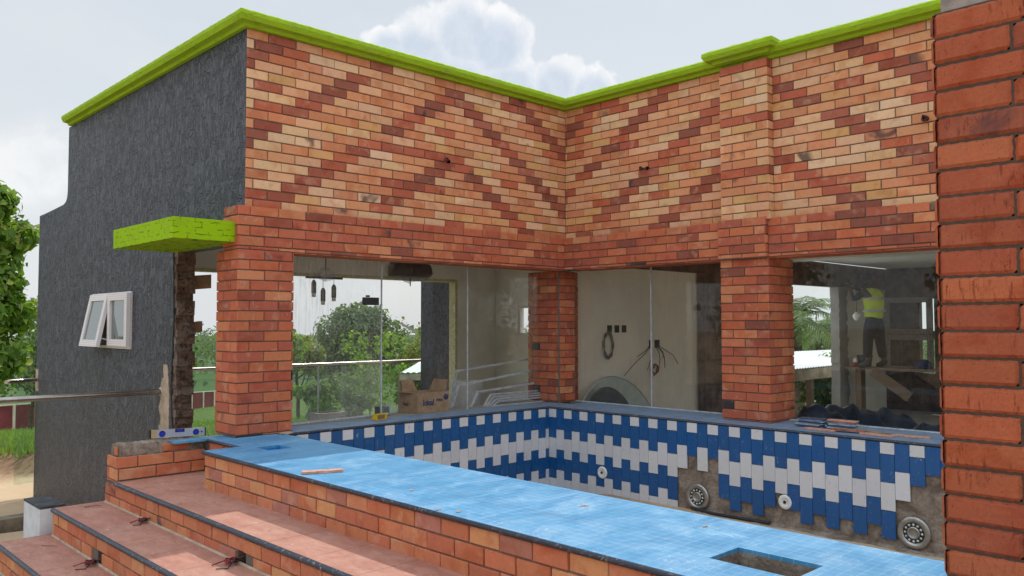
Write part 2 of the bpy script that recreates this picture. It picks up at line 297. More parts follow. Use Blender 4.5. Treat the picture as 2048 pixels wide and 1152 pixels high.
# ---------------------------------------------------------------- mesh builder
class MB:
    def __init__(s): s.v = []; s.f = []; s.c = []; s.mi = []; s.sm = []
    def face(s, pts, col=(1, 1, 1), mi=0, smooth=False):
        i = len(s.v); s.v.extend([tuple(p) for p in pts]); s.f.append(tuple(range(i, i+len(pts)))); s.c.append(col); s.mi.append(mi); s.sm.append(smooth)
    def mesh(s, verts, faces, col=(1, 1, 1), mi=0, smooth=False):
        i = len(s.v); s.v.extend([tuple(p) for p in verts])
        for f in faces: s.f.append(tuple(i+k for k in f)); s.c.append(col); s.mi.append(mi); s.sm.append(smooth)
    def box(s, a, b, col=(1, 1, 1), mi=0):
        (x0, y0, z0), (x1, y1, z1) = a, b
        v = [(x0, y0, z0), (x1, y0, z0), (x1, y1, z0), (x0, y1, z0), (x0, y0, z1), (x1, y0, z1), (x1, y1, z1), (x0, y1, z1)]
        s.mesh(v, [(0, 3, 2, 1), (4, 5, 6, 7), (0, 1, 5, 4), (1, 2, 6, 5), (2, 3, 7, 6), (3, 0, 4, 7)], col, mi); return s
    def obox(s, c, ax, ay, az, col=(1, 1, 1), mi=0):
        c, ax, ay, az = map(Vector, (c, ax, ay, az)); v = []
        for k in (-1, 1):
            for (i, j) in ((-1, -1), (1, -1), (1, 1), (-1, 1)): v.append(c+ax*i+ay*j+az*k)
        s.mesh(v, [(0, 3, 2, 1), (4, 5, 6, 7), (0, 1, 5, 4), (1, 2, 6, 5), (2, 3, 7, 6), (3, 0, 4, 7)], col, mi); return s
    def tube(s, pts, r, seg=8, col=(1, 1, 1), mi=0, cap=True):
        pts = [Vector(p) for p in pts]; rs = r if isinstance(r, (list, tuple)) else [r]*len(pts); vs = []; n = len(pts); prev = None
        for i, p in enumerate(pts):
            t = (pts[min(i+1, n-1)]-pts[max(i-1, 0)]).normalized()
            if prev is None: a = t.orthogonal().normalized()
            else: a = (prev-t*prev.dot(t)).normalized()
            prev = a; b_ = t.cross(a)
            for k in range(seg):
                th = 2*math.pi*k/seg; vs.append(p+(a*math.cos(th)+b_*math.sin(th))*rs[i])
        fs = [(i*seg+k, i*seg+(k+1) % seg, (i+1)*seg+(k+1) % seg, (i+1)*seg+k) for i in range(n-1) for k in range(seg)]
        s.mesh(vs, fs, col, mi, True)
        if cap:
            s.face([vs[k] for k in range(seg)][::-1], col, mi); s.face([vs[(n-1)*seg+k] for k in range(seg)], col, mi)
        return s
    def lathe(s, prof, c, axis, seg=32, col=(1, 1, 1), mi=0, smooth=True):
        c = Vector(c); ax = Vector(axis).normalized(); a = ax.orthogonal().normalized(); b_ = ax.cross(a); vs = []
        for (r, h) in prof:
            for k in range(seg):
                th = 2*math.pi*k/seg; vs.append(c+ax*h+(a*math.cos(th)+b_*math.sin(th))*r)
        n = len(prof)
        s.mesh(vs, [(i*seg+k, i*seg+(k+1) % seg, (i+1)*seg+(k+1) % seg, (i+1)*seg+k) for i in range(n-1) for k in range(seg)], col, mi, smooth)
        return s
    def build(s, name, mats, parent=None, **tags):
        me = bpy.data.meshes.new(name); pv = parent.matrix_basis.translation if parent is not None and parent.parent is None else Vector((0, 0, 0))
        if parent is not None:
            pv = Vector((0, 0, 0)); q = parent
            while q is not None: pv = pv+q.location; q = q.parent
        me.from_pydata([(x-pv.x, y-pv.y, z-pv.z) for x, y, z in s.v], [], s.f)
        for m in (mats if isinstance(mats, (list, tuple)) else [mats]): me.materials.append(m)
        me.polygons.foreach_set('material_index', s.mi); me.polygons.foreach_set('use_smooth', s.sm)
        ca = me.color_attributes.new('col', 'FLOAT_COLOR', 'CORNER'); arr = []
        for f, c in zip(s.f, s.c): arr.extend((*c[:3], (sum(c)*37.7) % 1.)*len(f))
        ca.data.foreach_set('color', arr); me.update()
        o = bpy.data.objects.new(name, me); COL.objects.link(o)
        if parent is not None: o.parent = parent
        tag(o, **tags); return o
def tag(o, label=None, cat=None, group=None, kind=None):
    for k, v in (('label', label), ('category', cat), ('group', group), ('kind', kind)):
        if v: o[k] = v
    return o
def thing(name, loc, label, cat, group=None):
    o = bpy.data.objects.new(name, None); o.empty_display_size = .1; COL.objects.link(o); o.location = loc; return tag(o, label, cat, group)
def copy_tree(o, loc, label=None, rot=None, parent=None):
    c = o.copy(); COL.objects.link(c)
    if parent is None:
        c.location = loc
        if rot is not None: c.rotation_euler = rot
        if label: c['label'] = label
    else: c.parent = parent
    for ch in list(o.children): copy_tree(ch, None, parent=c)
    return c

# ---------------------------------------------------------------- brickwork
TAN = [(.62, .29, .145), (.66, .36, .20), (.58, .245, .12), (.66, .40, .235), (.55, .215, .105), (.62, .33, .185), (.57, .24, .125), (.60, .27, .13), (.66, .42, .23), (.60, .33, .14), (.68, .45, .28)]
RED = [(.46, .128, .068), (.42, .115, .064), (.50, .155, .075), (.46, .13, .062), (.40, .11, .066), (.50, .17, .085)]
DRK = [(.30, .085, .052), (.24, .080, .055), (.33, .095, .058), (.27, .09, .06)]
SOOT = (.055, .045, .045)
def jit(c, a=.08):
    k = 1+random.uniform(-a, a); return tuple(min(.9, v*k*(1+random.uniform(-.03, .03))) for v in c)
def patt(center, r0=2):
    """nested chevrons of darker bricks, eight courses apart, opening downwards from a centre line"""
    def f(u, r):
        k = (r-r0-abs(u-center)) % 8
        if k in (0, 7) and random.random() < .93: return jit(random.choice(RED[:2]+[(.36, .12, .075)]+DRK[:1]+DRK[2:]))
        if random.random() < .11: return jit(random.choice(RED+[(.50, .20, .10), (.52, .19, .09)]))
        return jit(random.choice(TAN))
    return f
def col_red(u, r):
    x = random.random()
    if x < .014: return jit(SOOT)
    if x < .09: return jit(random.choice(DRK))
    if x < .17: return jit(random.choice(TAN[2:5:2]), .05)
    return jit(random.choice(RED))
def col_step(u, r):
    x = random.random()
    if x < .10: return jit((.40, .165, .12))
    if x < .22: return jit((.58, .265, .125))
    return jit(random.choice([(.48, .165, .085), (.50, .185, .09), (.46, .15, .08), (.52, .20, .105)]))
def bricks(mb, O, U, N, width, z0, z1, colf=col_red, course=.08, L=.245, joint=.0065, proj=.010, r0=0, u0=0., off=.5, rough=False, skip=None, top=True):
    """running bond of separate chamfered bricks standing proud of a mortar bed; rows counted down from z1"""
    O = Vector(O); U = Vector(U).normalized(); N = Vector(N).normalized(); Z = Vector((0, 0, 1)); r = 0; z = z1
    while z > z0+.012:
        h = min(course, z-z0); sh = u0+(off*L if (r+r0) % 2 else 0.)
        k = math.floor(-sh/L)-1; x = sh+k*L
        while x < width-.004:
            a, b_ = max(x, 0), min(x+L, width)
            if b_-a > .02 and not (skip and skip((a+b_)/2, z-h/2)):
                c = colf(2*k+((r+r0) % 2), r+r0); j = joint/2
                aa = a+(j if x > 0 else .001); bb = b_-(j if x+L < width else .001)
                zt, zb = z-j-random.uniform(0, .0015), z-h+j+random.uniform(0, .0015)
                aa += random.uniform(-.002, .002) if x > 0 else 0; bb += random.uniform(-.002, .002) if x+L < width else 0
                pr = proj+random.uniform(-.002, .003); e = .0035
                if rough:
                    nx, nz = 24, 8; V = []; F = []
                    ph = [random.uniform(0, 6.28) for _ in range(6)]
                    def ew(t, q): return .0009*(math.sin(t*9+ph[q])+.6*math.sin(t*23+ph[q+1]))
                    for iz in range(nz+1):
                        for ix in range(nx+1):
                            tx, tz = ix/nx, iz/nz
                            ex = min(tx, 1-tx)*(bb-aa); ez = min(tz, 1-tz)*(zt-zb); dd_ = min(ex, ez)
                            out = pr*(0 if dd_ < 1e-6 else min(1, .80+dd_/.008*.20))+(random.uniform(-.0004, .0004) if dd_ > 1e-6 else 0)
                            px = aa+(bb-aa)*tx+(ew(tz*4, 0)*(1 if ix in (0, nx) else 0)); pz = zb+(zt-zb)*tz+(ew(tx*4, 2)*(1 if iz == nz else 0))+(ew(tx*4, 4)*(1 if iz == 0 else 0))
                            V.append(O+U*px+N*out+Z*(pz))
                    for iz in range(nz):
                        for ix in range(nx):
                            q = iz*(nx+1)+ix; F.append((q, q+1, q+nx+2, q+nx+1))
                    # winding so that the face looks along N
                    if U.cross(Z).dot(N) < 0: F = [f[::-1] for f in F]
                    mb.mesh(V, F, c)
                else:
                    P = lambda px, pz, o: O+U*px+Z*pz+N*o
                    q0 = [P(aa, zb, 0), P(bb, zb, 0), P(bb, zt, 0), P(aa, zt, 0)]
                    q1 = [P(aa+.0008, zb+.0008, pr-e*.8), P(bb-.0008, zb+.0008, pr-e*.8), P(bb-.0008, zt-.0008, pr-e*.8), P(aa+.0008, zt-.0008, pr-e*.8)]
                    q2 = [P(aa+e, zb+e, pr), P(bb-e, zb+e, pr), P(bb-e, zt-e, pr), P(aa+e, zt-e, pr)]
                    for q_ in (q1, q2):
                        for i_ in range(4): q_[i_] = q_[i_]+U*random.uniform(-.0012, .0012)+Z*random.uniform(-.0012, .0012)
                    fs = [(8, 9, 10, 11)]+[(i, (i+1) % 4, 4+(i+1) % 4, 4+i) for i in range(4)]+[(4+i, 4+(i+1) % 4, 8+(i+1) % 4, 8+i) for i in range(4)]
                    if U.cross(Z).dot(N) < 0: fs = [f[::-1] for f in fs]
                    mb.mesh(q0+q1+q2, fs, c)
            x += L; k += 1
        z -= h; r += 1
def pier(x0, x1, y0, y1, z0, z1, name, parent, faces='WSEN', colf=col_red, mat=M_brick, rough=False, **tags):
    """brick pier: mortar core + bricks on the chosen faces (W = -x, S = -y, E = +x, N = +y)"""
    core = MB().box((x0, y0, z0), (x1, y1, z1)); p = .0
    o = MB(); kw = dict(colf=colf, rough=rough)
    if 'W' in faces: bricks(o, (x0, y1+.010, 0), (0, -1, 0), (-1, 0, 0), y1-y0+.02, z0, z1, r0=1, **kw)
    if 'S' in faces: bricks(o, (x0-.010, y0, 0), (1, 0, 0), (0, -1, 0), x1-x0+.02, z0, z1, u0=-.02, **kw)
    if 'E' in faces: bricks(o, (x1, y0-.010, 0), (0, 1, 0), (1, 0, 0), y1-y0+.02, z0, z1, r0=1, **kw)
    if 'N' in faces: bricks(o, (x1+.010, y1, 0), (-1, 0, 0), (0, 1, 0), x1-x0+.02, z0, z1, **kw)
    b_ = o.build(name, mat, parent, **tags); core.build('mortar_core', M_mortar, b_) if parent is not None and parent.parent is None else None
    return b_

# ---------------------------------------------------------------- building
ZL, ZB, ZT = 1.455, 1.785, 3.225     # lintel underside, band top, top of brick
bld = thing('brick_building', (0, 0, 0), 'unfinished single storey brick building wrapped round the blue and white pool', 'building')
w = MB().box((-3.74, 0, ZB-.01), (.2, .2, ZT)).build('mortar_bed', M_mortar, bld)
o = MB(); bricks(o, (-3.74, 0, 0), (1, 0, 0), (0, -1, 0), 3.74, ZB-.01, ZT, colf=patt(17), u0=-.06)
fa = o.build('facade_brickwork', M_brick, bld, label='tan and dark red patterned brickwork beside the black rendered wall')
# facade B with pilaster
w = MB().box((0, -6.6, ZB-.01), (.2, -.001, ZT)).build('mortar_bed', M_mortar, bld)
o = MB(); bricks(o, (0, -.013, 0), (0, -1, 0), (-1, 0, 0), 2.02, ZB-.01, ZT, colf=patt(18, 3), u0=-.1, r0=1)
o.build('facade_brickwork', M_brick, bld, label='patterned brickwork between the inner corner and the pilaster')
o = MB(); bricks(o, (0, -2.50, 0), (0, -1, 0), (-1, 0, 0), 4.05, ZB-.01, ZT, colf=patt(-2, 1), u0=-.17, r0=0)
o.build('facade_brickwork', M_brick, bld, label='patterned brickwork between the pilaster and the near pillar')
MB().box((-.09, -2.49, ZB-.01), (-.001, -2.03, ZT)).build('pilaster_core', M_mortar, bld)
o = MB(); ct = lambda u, r: jit(random.choice(TAN[3:]+TAN[:2])) if (r % 6) else jit(random.choice(RED[:2]+DRK[:1]))
bricks(o, (-.09, -2.02, 0), (0, -1, 0), (-1, 0, 0), .48, ZB, ZT, colf=ct)
bricks(o, (-.10, -2.49, 0), (1, 0, 0), (0, -1, 0), .10, ZB, ZT, colf=ct, u0=-.06, L=.12); bricks(o, (0, -2.03, 0), (-1, 0, 0), (0, 1, 0), .10, ZB, ZT, colf=ct, u0=-.06, L=.12)
o.build('pilaster', M_brick, bld)
# red bands over the openings (proud of the wall) with mortar ledge
def band(name, y0, zb):
    c = MB()
    return c
c = MB().box((-3.80, -.03, ZL), (-.06, -.0005, ZB)).box((-3.80, 0, ZL), (0, .22, ZB-.0115))
c.build('lintel', M_mortar, bld)
o = MB(); bricks(o, (-3.812, -.03, 0), (1, 0, 0), (0, -1, 0), 3.76, ZL, ZB+.02, r0=0, u0=.10)
bricks(o, (-3.80, .24, 0), (0, -1, 0), (-1, 0, 0), .282, ZL, ZB+.02, r0=1, u0=.14)
for k in range(16): o.box((-3.80+k*.234, -.028, ZL-.007), (-3.80+k*.234+.225, .2, ZL-.001), jit(random.choice(RED)))
o.build('lintel_band', M_brick, bld)
c = MB().box((-.06, -6.6, ZL), (-.0005, .0, ZB)).box((0, -6.6, ZL), (.22, -.0005, ZB-.0115)).build('lintel', M_mortar, bld)
o = MB(); bricks(o, (-.06, -.041, 0), (0, -1, 0), (-1, 0, 0), 1.96, ZL, ZB+.02, r0=1); bricks(o, (-.06, -2.47, 0), (0, -1, 0), (-1, 0, 0), 4.05, ZL, ZB+.02, r0=1)
for k in range(27): o.box((-.058, -6.5+k*.234, ZL-.007), (.2, -6.5+k*.234+.225, ZL-.001), jit(random.choice(RED)))
o.build('lintel_band', M_brick, bld)
MB().box((-.105, -2.46, ZL-.004), (-.061, -2.0, ZB+.015)).build('pilaster_core', M_mortar, bld)
o = MB(); bricks(o, (-.105, -1.99, 0), (0, -1, 0), (-1, 0, 0), .48, ZL, ZB+.03, r0=0); bricks(o, (-.115, -2.46, 0), (1, 0, 0), (0, -1, 0), .055, ZL, ZB+.03, L=.12)
o.build('pilaster_band', M_brick, bld)
# mortar smear ledges along the band tops
def ledge(a, b_, n, name='mortar_ledge'):
    a, b_ = Vector(a), Vector(b_); d = b_-a; k = int(d.length/.03); o = MB(); n = Vector(n); V = []
    for i in range(k+1):
        q = a+d*(i/k); t = .010*random.random(); V += [q, q+n*(.028+t)+Vector((0, 0, -.006*random.random())), q+n*.002+Vector((0, 0, .012+t))]
    for i in range(k): 
        for j in range(3): o.mesh([V[3*i+j], V[3*i+3+j], V[3*i+3+(j+1) % 3], V[3*i+(j+1) % 3]], [(0, 1, 2, 3)], (.9, .5, .35), 0)
    o.build(name, M_patch, bld)
# piers
pier(-3.81, -3.35, -.05, .30, 0.0, ZL, 'corner_pillar', bld)
pier(.0, .24, .10, .50, 0.0, ZL, 'inner_pillar', bld, 'WS')
pier(.035, .36, .155, .60, 0.0, ZL, 'inner_pillar', bld, 'WSE')
pier(-.06, .37, -2.46, -2.0, 0.0, ZL, 'window_pillar', bld, 'WSN')
def strip(x, y):
    o = MB()
    for i in range(36): z = .002+i*.0403; o.box((x-.007-random.uniform(0, .002), y-.007-random.uniform(0, .002), z), (x+.006, y+.006, z+.0403))
    o.build('corner_mortar', M_mortar, bld)
for x, y in ((-.010, .093), (-.004, .505), (.248, .098)): strip(x, y)
# parapet coping: stepped green moulding
def moulding(name, path, dz=0.):
    """path of wall-face corners in plan, outward side on the left of travel handled with mitres"""
    prof = [(-.02, -.003), (.035, -.003), (.048, .020), (.070, .025), (.095, .028), (.115, .065), (.112, .095), (.090, .112), (-.25, .112)]
    V = []; n = len(path); F = []; out = MB(); P = [Vector((*q, 0)) for q in path]
    rings = []
    for i in range(n):
        ds = []
        if i > 0: ds.append((P[i]-P[i-1]).normalized())
        if i < n-1: ds.append((P[i+1]-P[i]).normalized())
        ns = [Vector((d.y, -d.x, 0)) for d in ds]
        m = ns[0] if len(ns) == 1 else (ns[0]+ns[1])/(1+ns[0].dot(ns[1]))
        rings.append((P[i], m))
    for i in range(n-1):
        L = (P[i+1]-P[i]).length; k = max(1, int(L/.035)); 
        for j in range(k):
            for t0, t1 in (((j)/k, (j+1)/k),):
                row = []
                for t in (t0, t1):
                    A = P[i].lerp(P[i+1], t); m = rings[i][1].lerp(rings[i+1][1], t); s = (P[i]+(P[i+1]-P[i])*t)
                    rr = []
                    for q, (o_, z_) in enumerate(prof):
                        hsh = math.sin(s.x*41.3+q*7.1)+math.sin(s.y*37.7+q*3.3)+math.sin((s.x+s.y)*93+q)
                        h2 = math.sin(s.x*9.3+s.y*8.1)*.5
                        am = .0013 if 5 <= q <= 8 else .0004
                        rr.append(A+m*(o_+am*hsh*.6)+Vector((0, 0, ZT+dz+z_+(am*(hsh*.8+h2*1.2) if q >= 5 else 0))))
                    row.append(rr)
                for q in range(len(prof)-1): out.mesh([row[0][q], row[0][q+1], row[1][q+1], row[1][q]], [(0, 3, 2, 1)])
    for i in (0, n-1):
        A, m = rings[i]; out.face([A+m*o_+Vector((0, 0, ZT+dz+z_)) for o_, z_ in prof])
    return out.build(name, M_green, bld)
moulding('parapet_moulding', [(-3.74, 4.50), (-3.74, -.012), (-.012, -.012), (-.012, -6.6)])
moulding('parapet_moulding', [(.06, -2.02), (-.105, -2.02), (-.105, -2.50), (.06, -2.50)], .035)
# side wall (black render): above the doorway, long leg and lower wing with eased shoulder
def prism(o, poly, x0, x1, col=(1, 1, 1)):
    n = len(poly); o.face([(x0, y, z) for y, z in poly][::-1], col); o.face([(x1, y, z) for y, z in poly], col)
    for i in range(n):
        (a, b_), (c_, d_) = poly[i], poly[(i+1) % n]; o.face([(x0, a, b_), (x0, c_, d_), (x1, c_, d_), (x1, a, b_)], col)
sw = MB(); prism(sw, [(.0005, 1.80), (.24, 1.80), (.24, 1.525), (1.40, 1.525), (1.37, .9), (1.41, .3), (1.36, -.12), (1.39, -1.4), (5.77, -1.4), (5.77, 2.27), (5.5, 2.278), (5.0, 2.300), (4.76, 2.312), (4.67, 2.335), (4.625, 2.375), (4.60, 2.45), (4.60, ZT-.003), (.0005, ZT-.003)], -3.741, -3.58)
sw.build('side_wall', M_black, bld, label='black textured rendered side wall with a small double window')
me = MB()   # torn wall end beside the doorway
for i in range(26):
    z0 = -.16+i*.0655; 
    y = 1.352+.018*math.sin(i*1.7)+random.uniform(-.012, .012)
    me.box((-3.732+random.uniform(0, .012), y-.02, z0), (-3.565+random.uniform(-.006, .006), 1.42, z0+.0655))
me.build('broken_wall_end', M_mud, bld)
o = MB()
for i in range(26):
    z = -.16+i*.0255; top_ = max(0, (i-15)/11); y0 = 1.43+.006*math.sin(i*2.1)+top_*.05; o.box((-3.7465+random.uniform(-.001, .001), y0, z), (-3.738, 1.63-.09*top_+.02*math.sin(i*.8)+random.uniform(0, .02), z+.0255))
o.build('cement_patch', M_patch, bld)
o = MB()
for i in range(7): z = .02+i*.04; o.box((-3.746, 5.68-random.uniform(0, .05), z), (-3.738, 5.772, z+.04))
o.build('cement_patch', M_patch, bld)
# green canopy over the doorway
can = MB(); X0, X1, Y0, Y1, Z0, Z1 = -4.29, -3.745, .02, 1.30, 1.515, 1.675
k = 24
can.box((X0, Y0, Z0), (X1, Y1, Z1)); can.build('door_canopy', M_green2, bld)
# side window: two masked casements, left one tipped open
def sash(o, O, U, H, N, w_, h_, f=.042, t=.035):
    O, U, H, N = map(Vector, (O, U, H, N))
    def bar(u0, u1, v0, v1): o.obox(O+U*((u0+u1)/2)+H*((v0+v1)/2)+N*(t/2), U*((u1-u0)/2), H*((v1-v0)/2), N*(t/2))
    bar(0, f, 0, h_); bar(w_-f, w_, 0, h_); bar(f, w_-f, 0, f); bar(f, w_-f, h_-f, h_)
wf = MB(); 
for (y0, y1, z0, z1) in ((2.40, 3.56, .625, .65), (2.40, 3.56, 1.175, 1.20), (2.40, 2.43, .65, 1.175), (3.53, 3.56, .65, 1.175), (2.955, 2.99, .65, 1.175)): wf.box((-3.757, y0, z0), (-3.70, y1, z1))
wnd = wf.build('window', M_upvc, bld)
s1 = MB(); sash(s1, (-3.795, 2.965, .65), (0, -1, 0), (0, 0, 1), (1, 0, 0), .56, .535, .07, .035); q = s1.build('casement', M_upvc, wnd)
MB().box((-3.772, 2.47, .71), (-3.768, 2.90, 1.125)).build('pane', M_glassw, wnd)
tl = math.radians(11); H = Vector((math.sin(tl), 0, math.cos(tl))); N_ = Vector((math.cos(tl), 0, -math.sin(tl))); O_ = Vector((-3.785, 3.55, 1.19))-H*.56
s1 = MB(); sash(s1, O_, (0, -1, 0), H, N_, .56, .56, .07, .035); s1.build('casement', M_upvc, wnd)
ctr = O_+Vector((0, -.28, 0))+H*.28+N_*.018; MB().obox(ctr, (0, .215, 0), H*.215, N_*.002).build('pane', M_glassw, wnd)
st = MB().tube([O_+Vector((0, -.54, 0))+H*.1, (-3.75, 3.0, .70)], .007); st.build('window_stay', M_alu, wnd)
# roofs, ceilings, inner walls
MB().box((-3.575, .215, 1.96), (2.45, 4.58, 2.10)).build('roof', M_greyw, bld)
MB().box((.225, -6.6, 1.96), (9.8, .21, 2.10)).build('roof', M_greyw, bld)
MB().box((-3.57, .22, 1.90), (2.2, 3.5, 1.955)).build('ceiling', M_ceiling, bld)
MB().box((.225, -6.55, 1.90), (9.4, .20, 1.955)).box((2.0, -6.0, 1.82), (2.5, .2, 1.899)).box((5.2, -6., 1.84), (5.6, .2, 1.899)).build('ceiling', M_ceiling, bld)
MB().box((-3.57, 3.5, 1.54), (2.2, 3.66, 1.955)).box((1.40, 3.5, -.75), (2.2, 3.66, 1.54)).build('interior_wall', M_beige, bld)
MB().box((-3.57, 3.495, 1.500), (1.40, 3.66, 1.538)).box((1.355, 3.495, -.75), (1.398, 3.64, 1.499)).build('foam_reveal', M_foam, bld)
MB().box((1.86, 4.66, -.75), (2.3, 5.0, 1.95)).build('terrace_pillar', M_black, bld)
# room side wall with a small window opening
o = MB(); 
for a, b_ in (((2.2, 0.28, -.75), (2.36, 3.5, .69)), ((2.2, .28, 1.15), (2.36, 3.5, 1.955)), ((2.2, 3.03, .69), (2.36, 3.5, 1.15)), ((2.2, .28, .69), (2.36, 2.45, 1.15))): o.box(a, b_)
o.build('interior_wall', M_beige, bld)
wf = MB(); sash(wf, (2.24, 3.03, .69), (0, -1, 0), (0, 0, 1), (1, 0, 0), .58, .46, .04, .05); sash(wf, (2.26, 2.74, .73), (0, -1, 0), (0, 0, 1), (1, 0, 0), .25, .38, .04, .06)
iw = wf.build('window', M_upvc, bld)
# room B rear wall
o = MB(); o.box((.37, .27, -.75), (3.12, .275, 1.56)).box((.37, .275, -.75), (2.2, .42, 1.9)); o.build('interior_wall', M_beige, bld)
MB().box((7.62, .27, -.75), (9.4, .42, 1.9)).build('interior_wall', M_beige, bld)
MB().box((.37, .262, 1.561), (9.4, .42, 1.9)).box((3.12, .25, 1.497), (9.4, .262, 1.9)).box((3.12, .262, 1.497), (9.4, .4, 1.56)).build('raw_beam', M_dkbeam, bld)
MB().box((2.95, .13, -.75), (3.40, .249, 1.56)).build('raw_column', M_dkbeam, bld)
o = MB()
for i in range(30): z = -.7+i*.0733; o.box((7.30+random.uniform(-.015, .015), .245, z), (7.62+random.uniform(-.03, .06), .40, z+.0733))
o.build('raw_column', M_greyw, bld)
o = MB()
for a, b_ in (((9.3, -6.5, -.75), (9.45, -.62, 1.9)), ((9.3, -.36, -.75), (9.45, .26, 1.9)), ((9.3, -.62, 1.32), (9.45, -.36, 1.9)), ((9.3, -.62, -.75), (9.45, -.36, -.05)), ((9.3, -.62, .58), (9.45, -.36, .72))): o.box(a, b_)
o.build('raw_block_wall', M_dkbeam, bld)
MB().box((-3.57, .31, -.80), (2.2, 5.25, -.75)).build('floor', M_floorc, bld)
MB().box((.42, -6.6, -.80), (9.4, .26, -.75)).build('floor', M_greyw, bld)
# frameless glazing: glass panes with dark silicone seams
def pane(a, b_, mat=M_glass, parent=bld, name='glass_pane'): return MB().box(a, b_).build(name, mat, parent)
for x0, x1, gm in ((-3.33, -2.266, M_glassA), (-2.260, -1.210, M_glassA2), (-1.204, -.005, M_glassA2)): pane((x0, .246, .004), (x1, .254, ZL), gm)
MB().box((-2.267, .242, .002), (-2.259, .258, ZL)).build('glazing_seam', M_alu, bld); MB().box((-1.211, .244, .002), (-1.203, .256, ZL)).build('glazing_seam', M_alu, bld)
for y0, y1 in ((-.944, .14), (-2.03, -.950)): pane((.276, y0, .004), (.284, y1, ZL), M_glassB)
MB().box((.270, -.952, .002), (.290, -.942, ZL)).build('glazing_seam', M_alu, bld)
pane((.276, -5.9, .004), (.284, -2.43, ZL))
MB().box((.272, -2.0, 0.001), (.289, .14, .012)).box((.272, -5.9, .001), (.289, -2.47, .012)).build('glazing_channel', M_alu, bld)
o = MB().box((-2.465, .236, 1.045), (-2.30, .264, 1.115)).box((-2.43, .238, 1.118), (-2.40, .262, 1.135)); o.build('patch_fitting', M_dark, bld)
# holes with pigtails are things of their own (below)

# ---------------------------------------------------------------- pool
pool = thing('swimming_pool', (-1.9, -2.2, -.8), 'empty pool with blue and white tiled walls and a sky blue tiled surround', 'pool')
# sill slabs on top of the tiled walls
MB().box((-3.36, -.075, -.014), (.0, .245, 0)).box((-.345, -6.3, -.0145), (.27, -.0755, -.0005)).build('sill_slab', plain('dusty_blue_slab', (.17, .255, .37), .55, var=.14, sc=7), pool)
t = MB()
t.tube([(-3.40, -.082, -.011), (-.352, -.082, -.011), (-.352, -6.3, -.011)], .012, 8); t.build('bullnose_trim', M_trim, pool)
# tiled walls
def tile(o, org, U, N, x0, x1, z0, z1, blue):
    org, U, N = map(Vector, (org, U, N)); Z = Vector((0, 0, 1)); j = .0007; e = .0012
    pr = .009+random.uniform(-.0006, .0006); P = lambda a, z, d: org+U*a+Z*z+N*d
    t1, t2 = random.uniform(-.0005, .0005), random.uniform(-.0005, .0005)
    a0, a1, b0, b1 = x0+j, x1-j, z0+j, z1-j
    q = [P(a0, b0, 0), P(a1, b0, 0), P(a1, b1, 0), P(a0, b1, 0), P(a0+e, b0+e, pr+t1), P(a1-e, b0+e, pr+t2), P(a1-e, b1-e, pr-t1), P(a0+e, b1-e, pr-t2)]
    f = [(4, 5, 6, 7), (0, 1, 5, 4), (1, 2, 6, 5), (2, 3, 7, 6), (3, 0, 4, 7)]
    if U.cross(Z).dot(N) < 0: f = [w_[::-1] for w_ in f]
    k = 1+random.uniform(-.05, .05); o.mesh(q, f, (k, k, k*random.uniform(.98, 1.02)), 0 if blue else 1)
ZP = -.865; TW = .1075
lim = {15: 2, 16: 1, 17: 2, 18: 1, 19: 3, 20: 3, 21: 3, 22: 3, 23: 3, 24: 2, 25: 3, 26: 3, 27: 3, 28: 3, 29: 3, 30: 3, 31: 3, 32: 3, 33: 2, 34: 1, 35: 1, 36: 1, 37: 1}
def column(o, org, U, N, x0, x1, kindA, n):
    z = -.022; row = 0
    if kindA:
        tile(o, org, U, N, x0, x1, z-.088, z, False); z -= .089; seq = [True, False, True, False]
    else: seq = [True, False, True, False]
    z = round(z, 4)
    for i in range(n):
        h = .2085; zb = max(z-h, ZP+.003)
        if z-zb > .01: tile(o, org, U, N, x0, x1, zb, z, seq[i % 4])
        z = zb-.001 if zb > ZP+.004 else ZP
        if z <= ZP+.004: break
o = MB()
for k in range(48): column(o, (-.350, -.0795, 0), (0, -1, 0), (-1, 0, 0), .001+k*TW, .001+(k+1)*TW, k % 2 == 0, lim.get(k, 5 if k < 38 else (2 if k % 2 else 1)))
o.build('pool_wall_tiles', [M_blue, M_white], pool)
o = MB()
for k in range(29):
    a = .0 if k == 0 else .05+(k-1)*TW; b_ = .05+k*TW; column(o, (-.362, -.078, 0), (-1, 0, 0), (0, -1, 0), a+.001, b_, k % 2 == 1, 5)
o.build('pool_wall_tiles', [M_blue, M_white], pool)
o = MB()
for k in range(56): column(o, (-3.452, -.10, 0), (0, -1, 0), (1, 0, 0), .001+k*TW, .001+(k+1)*TW, k % 2 == 0, 5)
o.build('pool_wall_tiles', [M_blue, M_white], pool)
# rough rendered backing
def rough_sheet(name, mat, O, U, V, nu, nv, amp, parent, N, fn=None, **tg):
    O, U, V, N = map(Vector, (O, U, V, N)); v = []; f = []
    for j in range(nv+1):
        for i in range(nu+1):
            p = O+U*(i/nu)+V*(j/nv); d = amp*(math.sin(p.x*13+p.z*17)*math.sin(p.y*11-p.z*9)+.5*math.sin(p.y*37+p.z*29+p.x*31)+random.uniform(-.4, .4))
            if fn: d += fn(i/nu, j/nv)
            v.append(p+N*d)
    for j in range(nv):
        for i in range(nu): q = j*(nu+1)+i; f.append((q, q+1, q+nu+2, q+nu+1))
    if U.cross(V).dot(N) < 0: f = [w_[::-1] for w_ in f]
    o = MB(); o.mesh(v, f, smooth=True); return o.build(name, mat, parent, **tg)
rough_sheet('rendered_wall', M_cement, (-.338, -.08, -.015), (0, -6.2, 0), (0, 0, -.88), 220, 34, .0022, pool, (-1, 0, 0))
MB().box((-.330, -6.3, -.84), (.25, -.07, -.016)).box((-3.30, -.068, -.84), (-.34, .24, -.0155)).build('wall_core', M_cement, pool)
